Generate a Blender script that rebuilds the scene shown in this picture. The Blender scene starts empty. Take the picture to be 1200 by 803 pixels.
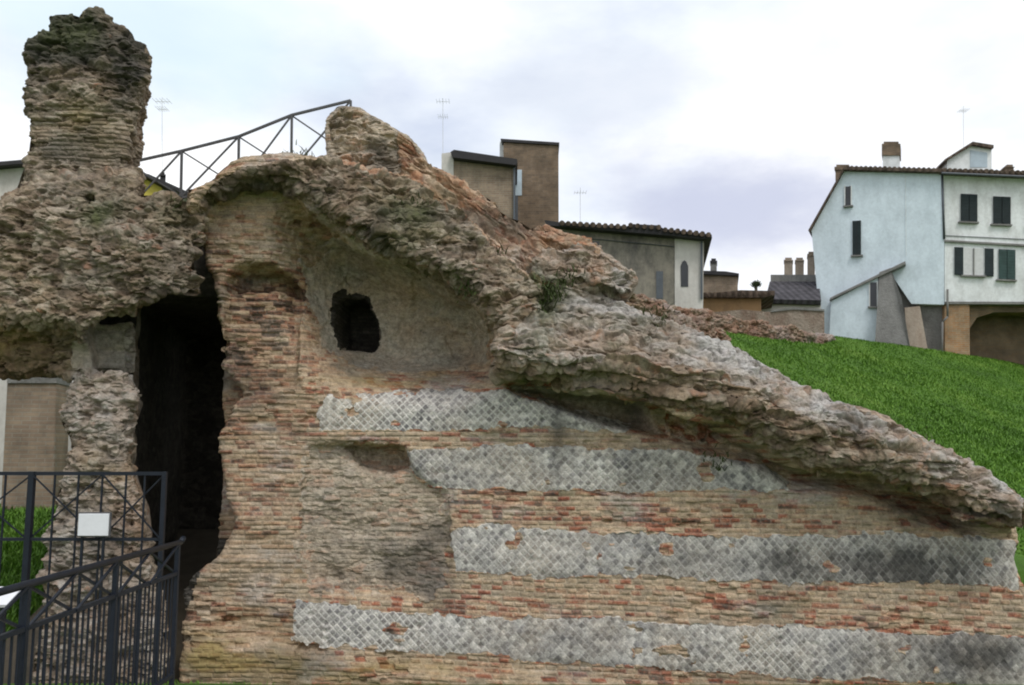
import bpy, math, random
import numpy as np
random.seed(7); rng = np.random.default_rng(7)
S = bpy.context.scene; COL = S.collection
R = math.radians
# ------------------------------------------------------------------ camera model (pixels of the 1200x803 photograph)
F, CX, CY, PITCH, ZC = 1039.0, 600.0, 401.5, R(7.0), 2.9
cp, sp = math.cos(PITCH), math.sin(PITCH)
def ray(px, py):
    u = (px-CX)/F; v = (CY-py)/F
    return np.array([u, cp-v*sp, sp+v*cp])
def PT(px, py, Y):
    d = ray(px, py); return np.array([0, 0, ZC]) + d*(Y/d[1])
def proj(x, y, z):
    dz = z-ZC; dep = y*cp+dz*sp; up = -y*sp+dz*cp
    return CX+F*x/dep, CY-F*up/dep
def W(pts, Y):                      # outline in the picture -> (x, z) outline on the upright plane at distance Y
    a = [PT(px, py, Y) for px, py in pts]
    return np.array([(p[0], p[2]) for p in a])

# ------------------------------------------------------------------ numpy noise
_T = np.random.default_rng(3).random(32**3).astype(np.float32)
def vn(x, y, z, seed=0):
    x = x+seed*7.31+100; y = y+seed*3.77+100; z = z+seed*5.13+100
    x, y, z = np.broadcast_arrays(x, y, z)
    ix = np.floor(x).astype(np.int32); iy = np.floor(y).astype(np.int32); iz = np.floor(z).astype(np.int32)
    fx = (x-ix).astype(np.float32); fy = (y-iy).astype(np.float32); fz = (z-iz).astype(np.float32)
    fx = fx*fx*(3-2*fx); fy = fy*fy*(3-2*fy); fz = fz*fz*(3-2*fz)
    out = np.zeros(x.shape, np.float32)
    for a in (0, 1):
        wx = fx if a else 1-fx
        for b in (0, 1):
            wy = fy if b else 1-fy
            for c in (0, 1):
                wz = fz if c else 1-fz
                out += wx*wy*wz*_T[((ix+a) & 31)*1024+((iy+b) & 31)*32+((iz+c) & 31)]
    return out*2-1
def fbm(x, y, z, seed=0, n=3):
    o = 0; a = 1.0; t = 0
    for k in range(n):
        o = o+a*vn(x*2**k, y*2**k, z*2**k, seed+k*11); t += a; a *= .5
    return o/t
def h01(a, b=0, c=0, k=0):
    n = (np.asarray(a).astype(np.int64)*73856093) ^ (np.asarray(b).astype(np.int64)*19349663) ^ (np.asarray(c).astype(np.int64)*83492791) ^ (k*2654435)
    n = (n & 0xffffffff).astype(np.uint64)
    n = ((n ^ (n >> np.uint64(15)))*np.uint64(2246822519)) & np.uint64(0xffffffff)
    n = ((n ^ (n >> np.uint64(13)))*np.uint64(3266489917)) & np.uint64(0xffffffff)
    n = n ^ (n >> np.uint64(16))
    return (n.astype(np.float64)/4294967295.0).astype(np.float32)
def worley(x, y, z, seed=0):
    ix = np.floor(x).astype(np.int64); iy = np.floor(y).astype(np.int64); iz = np.floor(z).astype(np.int64)
    f1 = np.full(x.shape, 9, np.float32); f2 = f1.copy(); idv = np.zeros(x.shape, np.float32)
    for a in (-1, 0, 1):
        for b in (-1, 0, 1):
            for c in (-1, 0, 1):
                cx, cy, cz = ix+a, iy+b, iz+c
                dx = cx+h01(cx, cy, cz, seed+1)-x; dy = cy+h01(cx, cy, cz, seed+2)-y; dz = cz+h01(cx, cy, cz, seed+3)-z
                d = np.sqrt(dx*dx+dy*dy+dz*dz).astype(np.float32)
                hid = h01(cx, cy, cz, seed+4)
                n = d < f1
                f2 = np.where(n, f1, np.minimum(f2, d)); idv = np.where(n, hid, idv); f1 = np.where(n, d, f1)
    return f1, f2, idv
def sst(a, b, x):
    t = np.clip((x-a)/(b-a), 0, 1); return t*t*(3-2*t)

# ------------------------------------------------------------------ 2D outlines, 3D solids
def psdf(P, x, z):                  # signed distance to a closed outline (negative inside)
    d = np.full(np.broadcast(x, z).shape, 1e9); ins = np.zeros(d.shape, bool)
    for i in range(len(P)):
        ax, az = P[i-1]; bx, bz = P[i]
        ex, ez = bx-ax, bz-az; l2 = ex*ex+ez*ez+1e-12
        t = np.clip(((x-ax)*ex+(z-az)*ez)/l2, 0, 1)
        d = np.minimum(d, (x-ax-t*ex)**2+(z-az-t*ez)**2)
        if abs(ez) > 1e-12:
            ins ^= ((az > z) != (bz > z)) & (x < ex*(z-az)/ez+ax)
    d = np.sqrt(d); return np.where(ins, -d, d)
def pld(P, x, z):                   # distance to an open line
    d = np.full(np.broadcast(x, z).shape, 1e9)
    for i in range(1, len(P)):
        ax, az = P[i-1]; bx, bz = P[i]
        ex, ez = bx-ax, bz-az; t = np.clip(((x-ax)*ex+(z-az)*ez)/(ex*ex+ez*ez), 0, 1)
        d = np.minimum(d, (x-ax-t*ex)**2+(z-az-t*ez)**2)
    return np.sqrt(d)
class Field:
    def __init__(s, x0, x1, y0, y1, z0, z1, h):
        s.o = np.array([x0, y0, z0]); s.h = h
        s.x = np.arange(x0, x1, h)[:, None, None]; s.y = np.arange(y0, y1, h)[None, :, None]; s.z = np.arange(z0, z1, h)[None, None, :]
        s.d = np.full((s.x.size, s.y.size, s.z.size), 1e3, np.float32)
    def slab(s, pts, Y, yf, yb, r=.12, amp=0, seed=0, taper=0):
        d2 = psdf(W(pts, Y), s.x, s.z)
        if taper: d2 = d2+taper*np.maximum(s.y-yf-.1, 0)
        q1 = d2+r; q2 = np.maximum(yf-s.y, s.y-yb)+r
        d = (np.minimum(np.maximum(q1, q2), 0)+np.sqrt(np.maximum(q1, 0)**2+np.maximum(q2, 0)**2)-r).astype(np.float32)
        if amp: d = d+amp*s.n(seed)
        return d
    _c = {}
    def n(s, seed):
        k = (id(s), seed)
        if k not in Field._c:
            if seed < 50: Field._c[k] = fbm(s.x*1.7, s.y*1.7, s.z*2.4, seed, 4)
            else: Field._c[k] = fbm(s.x*1.5, s.y*1.5, (s.z+(seed-50)*.01*s.x)*5.0, seed, 3)     # layered
        return Field._c[k]
    def add(s, d): s.d = np.minimum(s.d, d)
    def sub(s, d): s.d = np.maximum(s.d, -d)
    def mask(s, pts, soft, Y=10): return sst(soft*.5, -soft*.5, psdf(W(pts, Y), s.x, s.z))
    def box(s, x0, x1, y0, y1, z0, z1):
        return np.maximum(np.maximum(np.maximum(x0-s.x, s.x-x1), np.maximum(y0-s.y, s.y-y1)), np.maximum(z0-s.z, s.z-z1)).astype(np.float32)
    def mesh(s):                    # surface nets
        D = s.d; I = D < 0; nx, ny, nz = D.shape
        c = [(a, b, g) for a in (0, 1) for b in (0, 1) for g in (0, 1)]
        sl = lambda a, b, g: np.s_[a:nx-1+a, b:ny-1+b, g:nz-1+g]
        cnt = sum(I[sl(*k)].astype(np.int8) for k in c)
        act = (cnt > 0) & (cnt < 8); cells = np.argwhere(act)
        idx = -np.ones(act.shape, np.int64); idx[act] = np.arange(len(cells))
        V = {k: D[cells[:, 0]+k[0], cells[:, 1]+k[1], cells[:, 2]+k[2]] for k in c}
        P = np.zeros((len(cells), 3)); n = np.zeros(len(cells))
        for k in c:
            for ax in range(3):
                if k[ax] == 0:
                    k2 = list(k); k2[ax] = 1; k2 = tuple(k2)
                    va, vb = V[k], V[k2]; m = (va < 0) != (vb < 0)
                    t = np.where(m, va/np.where(m, va-vb, 1), 0)
                    p = np.tile(np.array(k, float), (len(cells), 1)); p[:, ax] = t
                    P += p*m[:, None]; n += m
        P = (cells+P/n[:, None])*s.h+s.o
        Q = []
        for ax in range(3):
            u, v = (ax+1) % 3, (ax+2) % 3
            a = [slice(0, k) for k in (nx, ny, nz)]; b = list(a)
            a[ax] = slice(0, D.shape[ax]-1); b[ax] = slice(1, D.shape[ax])
            ch = I[tuple(a)] != I[tuple(b)]
            e = np.argwhere(ch); e = e[(e[:, u] > 0) & (e[:, v] > 0) & (e[:, u] < D.shape[u]-1) & (e[:, v] < D.shape[v]-1)]
            first = I[e[:, 0], e[:, 1], e[:, 2]]
            q = []
            for du, dv in ((-1, -1), (0, -1), (0, 0), (-1, 0)):
                k = e.copy(); k[:, u] += du; k[:, v] += dv; q.append(idx[k[:, 0], k[:, 1], k[:, 2]])
            q = np.stack(q, 1); q[~first] = q[~first][:, ::-1]; Q.append(q)
        return P, np.concatenate(Q)

# ------------------------------------------------------------------ object helpers
def tag(o, label=None, cat=None, group=None, kind=None):
    for k, v in (('label', label), ('category', cat), ('group', group), ('kind', kind)):
        if v: o[k] = v
    return o
def empty(name, loc=(0, 0, 0), label=None, cat=None, group=None):
    o = bpy.data.objects.new(name, None); COL.objects.link(o); o.location = loc; o.empty_display_size = .3
    return tag(o, label, cat, group)
def link(name, me, mat, parent=None):
    o = bpy.data.objects.new(name, me); COL.objects.link(o)
    if mat: me.materials.append(mat)
    if parent is not None:
        o.parent = parent
        l = parent; off = np.zeros(3)
        while l is not None: off += np.array(l.location); l = l.parent
        o.location = tuple(-off)
    return o
def npmesh(name, V, Fq, attrs=None, smooth=False):
    me = bpy.data.meshes.new(name); k = Fq.shape[1]
    me.vertices.add(len(V)); me.vertices.foreach_set('co', np.asarray(V, np.float32).ravel())
    me.loops.add(Fq.size); me.loops.foreach_set('vertex_index', Fq.astype(np.int32).ravel())
    me.polygons.add(len(Fq)); me.polygons.foreach_set('loop_start', np.arange(0, Fq.size, k, dtype=np.int32))
    me.polygons.foreach_set('use_smooth', np.full(len(Fq), smooth))
    for n, a in (attrs or {}).items():
        t = me.attributes.new(n, 'FLOAT', 'POINT'); t.data.foreach_set('value', np.asarray(a, np.float32))
    me.update(calc_edges=True); return me
class MB:
    def __init__(s): s.v = []; s.f = []
    def poly(s, pts): n = len(s.v); s.v += [tuple(p) for p in pts]; s.f.append(list(range(n, n+len(pts)))); return s
    def prism(s, A, B):              # two matching loops
        n = len(s.v); k = len(A); s.v += [tuple(p) for p in A]+[tuple(p) for p in B]
        s.f.append(list(range(n, n+k))); s.f.append(list(range(n+2*k-1, n+k-1, -1)))
        for i in range(k): j = (i+1) % k; s.f.append([n+i, n+k+i, n+k+j, n+j][::-1])
        return s
    def box(s, x0, x1, y0, y1, z0, z1):
        return s.prism([(x0, y0, z0), (x1, y0, z0), (x1, y1, z0), (x0, y1, z0)], [(x0, y0, z1), (x1, y0, z1), (x1, y1, z1), (x0, y1, z1)])
    def bar(s, a, b, w, k=4, w2=None):
        a = np.array(a, float); b = np.array(b, float); d = b-a; d /= np.linalg.norm(d)
        u = np.cross(d, (0, 0, 1)); u = np.cross(d, (0, 1, 0)) if np.linalg.norm(u) < .05 else u; u /= np.linalg.norm(u); v = np.cross(d, u)
        A = []; B = []; off = math.pi/4 if k == 4 else 0; rr = w/2*(1.414 if k == 4 else 1)
        for i in range(k):
            t = 2*math.pi*i/k+off; o = u*math.cos(t)*rr+v*math.sin(t)*rr; A.append(a+o); B.append(b+o*(w2/w if w2 else 1))
        return s.prism(A, B)
    def build(s, name, mat, parent=None, smooth=False, bevel=0):
        me = bpy.data.meshes.new(name); me.from_pydata(s.v, [], s.f)
        import bmesh
        bm = bmesh.new(); bm.from_mesh(me); bmesh.ops.recalc_face_normals(bm, faces=bm.faces); bm.to_mesh(me); bm.free()
        if smooth: me.polygons.foreach_set('use_smooth', [True]*len(me.polygons))
        me.update(); o = link(name, me, mat, parent)
        if bevel:
            m = o.modifiers.new('bevel', 'BEVEL'); m.width = bevel; m.segments = 2; m.limit_method = 'ANGLE'
        return o

# ------------------------------------------------------------------ materials
class NT:
    def __init__(s, name):
        s.m = bpy.data.materials.new(name); s.m.use_nodes = True; s.t = s.m.node_tree; s.b = s.t.nodes['Principled BSDF']
        s.b.inputs['Roughness'].default_value = .9; s.b.inputs['Specular IOR Level'].default_value = .25
        s.co = s.t.nodes.new('ShaderNodeTexCoord').outputs['Object']
    def n(s, ty, **kw):
        n = s.t.nodes.new(ty)
        for k, v in kw.items():
            if hasattr(v, 'is_output') or not k.startswith('i_'): 
                setattr(n, k, v)
        return n
    def con(s, a, b):
        if hasattr(a, 'is_output'): s.t.links.new(a, b)
        else: b.default_value = a
    def noise(s, scale, detail=4, rough=.6, vec=None, dist=0):
        n = s.n('ShaderNodeTexNoise'); s.t.links.new(vec or s.co, n.inputs['Vector'])
        n.inputs['Scale'].default_value = scale; n.inputs['Detail'].default_value = detail; n.inputs['Roughness'].default_value = rough; n.inputs['Distortion'].default_value = dist
        return n.outputs['Fac']
    def scaled(s, sx, sy, sz, rot=(0, 0, 0)):
        n = s.n('ShaderNodeMapping'); n.inputs['Scale'].default_value = (sx, sy, sz); n.inputs['Rotation'].default_value = rot; s.t.links.new(s.co, n.inputs['Vector']); return n.outputs[0]
    def attr(s, name): n = s.n('ShaderNodeAttribute'); n.attribute_name = name; return n.outputs['Fac']
    def ramp(s, fac, stops, interp='LINEAR'):
        n = s.n('ShaderNodeValToRGB'); n.color_ramp.interpolation = interp; e = n.color_ramp.elements
        while len(e) < len(stops): e.new(.5)
        for el, (p, c) in zip(e, stops):
            el.position = p; el.color = (tuple(c)+(1,)) if hasattr(c, '__len__') else (c, c, c, 1)
        s.con(fac, n.inputs[0]); return n.outputs[0]
    def mix(s, fac, a, b, mode='MIX'):
        n = s.n('ShaderNodeMix'); n.data_type = 'RGBA'; n.blend_type = mode
        s.con(fac, n.inputs[0])
        for v, i in ((a, 6), (b, 7)):
            if not hasattr(v, 'is_output'): v = tuple(v)+(1,)
            s.con(v, n.inputs[i])
        return n.outputs[2]
    def math(s, op, a, b=0, c=None):
        n = s.n('ShaderNodeMath'); n.operation = op; s.con(a, n.inputs[0]); s.con(b, n.inputs[1])
        if c is not None: s.con(c, n.inputs[2])
        return n.outputs[0]
    def bump(s, h, dist, strength=1, prev=None):
        n = s.n('ShaderNodeBump'); n.inputs['Distance'].default_value = dist; n.inputs['Strength'].default_value = strength; s.con(h, n.inputs['Height'])
        if prev: s.t.links.new(prev, n.inputs['Normal'])
        s.t.links.new(n.outputs[0], s.b.inputs['Normal']); return n.outputs[0]
    def done(s, col, rough=None):
        s.con(col if hasattr(col, 'is_output') else tuple(col)+(1,), s.b.inputs['Base Color'])
        if rough is not None: s.con(rough, s.b.inputs['Roughness'])
        return s.m
def plain(name, col, rough=.8, var=.25, scale=3, metal=0, bump=.004):
    m = NT(name); n = m.noise(scale, 6, .65); n2 = m.noise(scale*9, 3)
    lo = [c*(1-var) for c in col]; hi = [min(1, c*(1+var)) for c in col]
    c = m.ramp(m.math('ADD', m.math('MULTIPLY', n, .7), m.math('MULTIPLY', n2, .3)), [(.3, lo), (.7, hi)])
    m.b.inputs['Metallic'].default_value = metal
    if bump: m.bump(n2, bump)
    return m.done(c, rough)
def masonry(name, stops, mortar, jointamt=.8, late=False, gain=.80, tint=(.40, .33, .22), tintamt=.35, grey=(.33, .32, .31), greyamt=.4, bump=.012):
    m = NT(name)
    st = m.attr('stone'); jo = m.attr('joint')
    f = m.math('ADD', st, m.math('MULTIPLY', m.math('SUBTRACT', m.noise(28, 3), .5), .35))
    c = m.ramp(f, stops)
    mo = m.mix(m.noise(35, 3), [x*.65 for x in mortar], [min(1, x*1.3) for x in mortar])
    if not late: c = m.mix(m.math('MULTIPLY', jo, jointamt), c, mo)
    c = m.mix(.55, c, m.ramp(m.noise(1.0, 5, .7, m.scaled(4, 4, 19)), [(.3, (.45, .42, .40)), (.5, (1, 1, 1)), (.7, (1.45, 1.38, 1.30))]), 'MULTIPLY')
    t = m.ramp(m.noise(1.3, 7, .7), [(.42, 0), (.62, 1)])
    c = m.mix(m.math('MULTIPLY', t, tintamt), c, m.mix(m.noise(9, 5, .7), [x*.7 for x in tint], [min(1, x*1.3) for x in tint]))
    g = m.ramp(m.noise(1.1, 7, .72, m.scaled(1, 1, 1.6, (0, .2, 0))), [(.48, 0), (.68, 1)])
    c = m.mix(m.math('MULTIPLY', g, greyamt), c, m.mix(m.noise(11, 5, .7), [x*.7 for x in grey], [min(1, x*1.3) for x in grey]))
    if late: c = m.mix(m.math('MULTIPLY', jo, jointamt), c, mo)
    sp_ = m.ramp(m.noise(14, 6, .8), [(.34, .42*gain), (.60, 1.3*gain)])
    c = m.mix(.75, c, sp_, 'MULTIPLY')
    pit = m.ramp(m.noise(40, 3, .65, m.scaled(1, 1, 1.8)), [(.32, .3), (.42, 1)])
    c = m.mix(.7, c, pit, 'MULTIPLY')
    c = m.mix(m.attr('ochre'), c, m.ramp(m.noise(20, 4), [(.3, (.20, .13, .035)), (.7, (.42, .33, .12))]))
    c = m.mix(m.math('MULTIPLY', m.attr('pale'), .8), c, m.ramp(m.noise(18, 5, .7), [(.35, (.20, .195, .19)), (.62, (.62, .60, .58))]))
    c = m.mix(m.math('MULTIPLY', m.attr('stain'), .85), c, m.ramp(m.noise(25, 4), [(.3, (.02, .02, .02)), (.7, (.085, .08, .075))]))
    c = m.mix(m.math('MULTIPLY', m.attr('moss'), .8), c, m.ramp(m.noise(22, 4), [(.3, (.025, .035, .01)), (.7, (.12, .14, .05))]))
    b = m.bump(m.noise(45, 4, .7), bump); m.bump(m.noise(150, 2), .004, 1, b)
    return m.done(c, .95)
M = {}
M['brick'] = masonry('old_brick', gain=.84, stops= [(.0, (.09, .055, .04)), (.10, (.27, .115, .07)), (.2, (.42, .20, .12)), (.4, (.48, .33, .21)), (.62, (.55, .395, .265)), (.85, (.60, .47, .34)), (1, (.42, .34, .25))], mortar=(.50, .42, .33), jointamt=.4, tint=(.55, .38, .25), tintamt=.4, grey=(.40, .36, .31), greyamt=.35)
M['brickred'] = masonry('red_brick_courses', gain=.88, stops= [(.0, (.09, .055, .045)), (.12, (.32, .095, .055)), (.28, (.44, .16, .095)), (.36, (.52, .30, .19)), (.55, (.56, .40, .265)), (.8, (.60, .465, .325)), (1, (.42, .33, .23))], mortar=(.52, .45, .36), jointamt=.4, tint=(.56, .40, .265), tintamt=.3, grey=(.42, .39, .35), greyamt=.25)
M['retic'] = masonry('tufa_network', [(.0, (.15, .145, .15)), (.3, (.31, .295, .29)), (.6, (.45, .43, .41)), (.85, (.60, .575, .54)), (1, (.74, .71, .67))], (.74, .71, .66), .9, late=True, tint=(.52, .43, .33), tintamt=.5, grey=(.44, .42, .405), greyamt=.4, bump=.005, gain=.95)
M['plaster'] = masonry('grey_lime_render', [(.0, (.26, .215, .17)), (.5, (.44, .38, .31)), (1, (.60, .54, .46))], (.3, .27, .23), .3, tint=(.52, .36, .24), tintamt=.55, grey=(.40, .385, .34), greyamt=.5, bump=.012, gain=1.0)
M['rubble'] = masonry('mortared_rubble', [(.0, (.17, .125, .09)), (.3, (.36, .27, .19)), (.6, (.46, .375, .28)), (.85, (.56, .48, .39)), (1, (.42, .22, .14))], (.34, .28, .215), .7, tint=(.40, .27, .17), tintamt=.4, grey=(.36, .335, .30), greyamt=.4, gain=.66)
M['rubblegrey'] = masonry('grey_rubble', [(.0, (.20, .155, .115)), (.25, (.40, .32, .25)), (.55, (.50, .43, .355)), (.8, (.60, .55, .49)), (1, (.46, .28, .19))], (.40, .335, .27), .7, tint=(.50, .32, .21), tintamt=.5, grey=(.46, .445, .43), greyamt=.45, gain=.70)
M['layers'] = masonry('tilted_brick', [(.0, (.30, .13, .07)), (.25, (.48, .25, .15)), (.5, (.56, .38, .25)), (.8, (.62, .49, .36)), (1, (.46, .22, .13))], (.52, .40, .30), .6, tint=(.50, .27, .15), tintamt=.5, grey=(.46, .42, .38), greyamt=.3, gain=.72)
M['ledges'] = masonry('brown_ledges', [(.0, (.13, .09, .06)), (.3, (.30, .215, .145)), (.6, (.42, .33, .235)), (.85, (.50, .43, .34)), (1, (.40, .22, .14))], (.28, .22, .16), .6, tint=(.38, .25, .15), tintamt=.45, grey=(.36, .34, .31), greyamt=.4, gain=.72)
M['core'] = masonry('brown_concrete_core', [(.0, (.26, .19, .13)), (.4, (.42, .33, .24)), (.75, (.52, .43, .33)), (1, (.48, .28, .18))], (.46, .40, .33), .7, tint=(.48, .40, .31), grey=(.42, .40, .37), greyamt=.5, gain=.95)
M['reddish'] = masonry('reddish_rubble', gain=.72, stops=[(.0, (.14, .075, .05)), (.4, (.32, .19, .13)), (.8, (.42, .30, .22)), (1, (.48, .42, .36))], mortar=(.33, .26, .2), jointamt=.5, tint=(.28, .14, .09), tintamt=.5, grey=(.36, .33, .31), greyamt=.35)
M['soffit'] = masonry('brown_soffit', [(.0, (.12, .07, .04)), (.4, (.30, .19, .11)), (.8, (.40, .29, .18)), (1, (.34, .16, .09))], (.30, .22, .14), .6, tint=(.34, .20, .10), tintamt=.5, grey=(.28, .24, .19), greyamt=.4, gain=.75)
M['dark'] = masonry('shade_dark_render', [(.0, (.055, .048, .04)), (.6, (.10, .088, .072)), (1, (.14, .125, .105))], (.05, .045, .04), .6, tint=(.06, .05, .04), grey=(.07, .068, .065))  # shade of the passage and window hole put into the base colour
M['iron'] = plain('painted_iron', (.014, .018, .027), .45, .3, 8, .0, .001)
M['irongrey'] = plain('weathered_iron', (.09, .09, .095), .6, .3, 8, 0, .001)
M['aluminium'] = plain('dull_aluminium', (.6, .61, .63), .5, .15, 8, 0, 0)
M['sign'] = plain('sign_white', (.74, .75, .78), .5, .06, 5, 0, 0)
M['white'] = None
def stucco(name, col, dirt=(.45, .42, .38), amt=.5, bump=.004):
    m = NT(name)
    c = m.ramp(m.noise(.6, 6, .6), [(.3, [x*.92 for x in col]), (.7, [min(1, x*1.05) for x in col])])
    d = m.ramp(m.noise(.8, 6, .72, m.scaled(1.6, 1.6, .55)), [(.48, 0), (.72, 1)])
    c = m.mix(m.math('MULTIPLY', d, amt), c, dirt)
    d2 = m.ramp(m.noise(1.7, 7, .75, m.scaled(1.3, 1.3, .8)), [(.46, 0), (.62, 1)])
    c = m.mix(m.math('MULTIPLY', d2, amt*.55), c, [x*.75 for x in dirt])
    c = m.mix(.3, c, m.ramp(m.noise(9, 4), [(.3, .7), (.7, 1.1)]), 'MULTIPLY')
    m.bump(m.noise(12, 5), bump); return m.done(c, .9)
M['white'] = stucco('blue_white_stucco', (.70, .79, .86), (.52, .60, .66), .5)
M['white2'] = stucco('white_stucco', (.80, .82, .83), (.56, .56, .54), .7)
M['palehouse'] = stucco('pale_stucco', (.60, .57, .54), (.42, .38, .34), .5)
M['greypatch'] = stucco('stained_grey_render', (.26, .235, .195), (.085, .08, .08), .95, .01)
M['stonegrey'] = stucco('grey_stone', (.24, .235, .225), (.12, .115, .11), .7, .03)
M['ochrewall'] = stucco('ochre_stucco', (.38, .235, .12), (.25, .17, .10), .8)
M['yellow'] = stucco('yellow_stucco', (.62, .50, .11), (.45, .35, .1), .3)
M['ragwall'] = stucco('worn_stone_render', (.38, .32, .26), (.27, .19, .14), .7, .02)
M['oldstone'] = stucco('mottled_old_stone', (.34, .28, .23), (.20, .115, .08), .9, .05)
def bricks(name, c1, c2, mo, sc=1):
    m = NT(name); mp = m.n('ShaderNodeMapping'); mp.inputs['Rotation'].default_value = (R(90), 0, 0); m.t.links.new(m.co, mp.inputs[0])
    b = m.n('ShaderNodeTexBrick'); m.t.links.new(mp.outputs[0], b.inputs['Vector'])
    b.inputs['Scale'].default_value = sc; b.inputs['Brick Width'].default_value = .28; b.inputs['Row Height'].default_value = .075; b.inputs['Mortar Size'].default_value = .008
    for k, c in (('Color1', c1), ('Color2', c2), ('Mortar', mo)): b.inputs[k].default_value = tuple(c)+(1,)
    c = m.mix(.7, b.outputs['Color'], m.ramp(m.noise(1.6, 7, .7), [(.32, .4), (.66, 1.25)]), 'MULTIPLY')
    c = m.mix(m.ramp(m.noise(.9, 6, .7, m.scaled(1.5, 1.5, .5)), [(.5, 0), (.7, .6)]), c, [x*.45 for x in mo])
    m.bump(b.outputs['Fac'], -.01); return m.done(c, .92)
M['towerbrick'] = bricks('brown_brick', (.24, .17, .115), (.17, .125, .09), (.22, .18, .14))
M['tanbrick'] = bricks('tan_brick', (.33, .25, .18), (.26, .19, .14), (.32, .28, .23))
M['orangebrick'] = bricks('orange_brick', (.40, .22, .11), (.36, .25, .15), (.36, .3, .22))
M['vaultbrick'] = bricks('brown_vault_brick', (.24, .16, .095), (.20, .15, .10), (.2, .165, .12))
def tiles(name, col):
    m = NT(name); w = m.n('ShaderNodeTexWave'); w.inputs['Scale'].default_value = 1.3; w.inputs['Distortion'].default_value = .6; m.t.links.new(m.co, w.inputs['Vector'])
    c = m.mix(.6, m.ramp(m.noise(3, 6, .7), [(.3, [x*.5 for x in col]), (.7, [x*1.4 for x in col])]), m.ramp(w.outputs['Fac'], [(0, .4), (.6, 1)]), 'MULTIPLY')
    m.bump(w.outputs['Fac'], .05); return m.done(c, .9)
M['rooftile'] = tiles('roof_tiles', (.13, .095, .075)); M['slate'] = tiles('slate_roof', (.085, .08, .09))
M['roofdark'] = plain('dark_eaves', (.035, .033, .036), .7, .3, 3)
M['pipe'] = plain('zinc_pipe', (.10, .11, .125), .5, .2, 6, .3, 0)
def shutter(name, col):
    m = NT(name); w = m.n('ShaderNodeTexWave'); w.bands_direction = 'Z'; w.inputs['Scale'].default_value = 5.5; m.t.links.new(m.co, w.inputs['Vector'])
    c = m.mix(.6, m.ramp(m.noise(4, 4), [(.3, [x*.8 for x in col]), (.7, [x*1.2 for x in col])]), m.ramp(w.outputs['Fac'], [(0, .5), (.6, 1)]), 'MULTIPLY')
    m.bump(w.outputs['Fac'], .02); return m.done(c, .55)
M['shutter'] = shutter('dark_green_shutter', (.022, .034, .038)); M['shutter2'] = shutter('green_shutter', (.045, .085, .08))
def glass(name, col):
    m = NT(name); m.b.inputs['Specular IOR Level'].default_value = .5
    return m.done(m.ramp(m.noise(2, 3), [(.3, [x*.8 for x in col]), (.7, [x*1.2 for x in col])]), .15)
M['glass'] = glass('window_glass', (.02, .022, .026)); M['paleglass'] = glass('pale_window', (.42, .5, .56)); M['curtain'] = plain('curtain_cloth', (.6, .6, .6), .9, .15, 9)

def grassmat(name, g1, g2, g3):
    m = NT(name)
    c = m.ramp(m.noise(.55, 6, .7), [(.3, g1), (.52, g2), (.72, g3)])
    c = m.mix(.5, c, m.ramp(m.noise(7, 5, .75), [(.3, .45), (.7, 1.3)]), 'MULTIPLY')
    m.bump(m.noise(18, 5, .8), .04); return m.done(c, .85)
M['turf'] = grassmat('turf', (.045, .10, .010), (.075, .165, .016), (.12, .20, .03))
def blademat():
    m = NT('grass_blade'); r = m.attr('stone')
    c = m.ramp(m.math('ADD', m.math('MULTIPLY', r, .35), m.math('MULTIPLY', m.ramp(m.noise(.55, 7, .72), [(.3, 0), (.7, 1)]), .6)), [(.15, (.055, .13, .012)), (.5, (.105, .225, .022)), (.85, (.18, .30, .045)), (1, (.26, .27, .09))])
    return m.done(c, .6)
M['blade'] = blademat()
M['weed'] = plain('weed_leaves', (.055, .075, .022), .7, .5, 9, 0, 0)
M['path'] = plain('gravel_path', (.26, .24, .21), .95, .3, 6)
M['foliage'] = plain('tree_leaves', (.04, .055, .025), .8, .5, 3, 0, 0)
M['bark'] = plain('bark', (.1, .08, .06), .9, .3, 6)

# ------------------------------------------------------------------ ground
def smin(a, b, k): h = np.clip(.5+.5*(b-a)/k, 0, 1); return b*(1-h)+a*h-k*h*(1-h)
def ground_z(x, y):
    x = np.asarray(x, float); y = np.asarray(y, float)
    front = .95-(.62+.5*sst(-2.6, -2.0, x))*sst(7.7, 9.5, y)
    hill = smin(-1.2-.31*x+.397*y, 6.45+0*x, .3)
    hill = np.maximum(hill, .3)
    court = .3+sst(10.2, 16, y)*1.5+sst(17.5, 24, y)*4
    b = hill*sst(-3.2, -1.2, x)+court*(1-sst(-3.2, -1.2, x))
    w = sst(10.6, 11.8, y)
    z = front*(1-w)+b*w
    return z+.05*vn(x*.5, y*.5, 0*x, 5)*sst(12, 14, y)
xs = np.concatenate([-np.geomspace(600, 14, 24), np.arange(-13, 30, .35), np.geomspace(31, 600, 24)])
ys = np.concatenate([-np.geomspace(200, 4, 12), np.arange(-3, 40, .35), np.geomspace(41, 900, 26)])
gx, gy = np.meshgrid(xs, ys, indexing='ij'); gz = ground_z(gx, gy)
gi = np.arange(gx.size).reshape(gx.shape)
q = np.stack([gi[:-1, :-1], gi[1:, :-1], gi[1:, 1:], gi[:-1, 1:]], -1).reshape(-1, 4)
o = link('ground', npmesh('ground', np.stack([gx.ravel(), gy.ravel(), gz.ravel()], 1), q, smooth=True), M['turf']); tag(o, kind='structure')
mb = MB(); mb.box(-4.3, -2.55, -3, 7.62, .80, .965); o = mb.build('path', M['path'], bevel=.02); tag(o, kind='structure')

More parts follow.
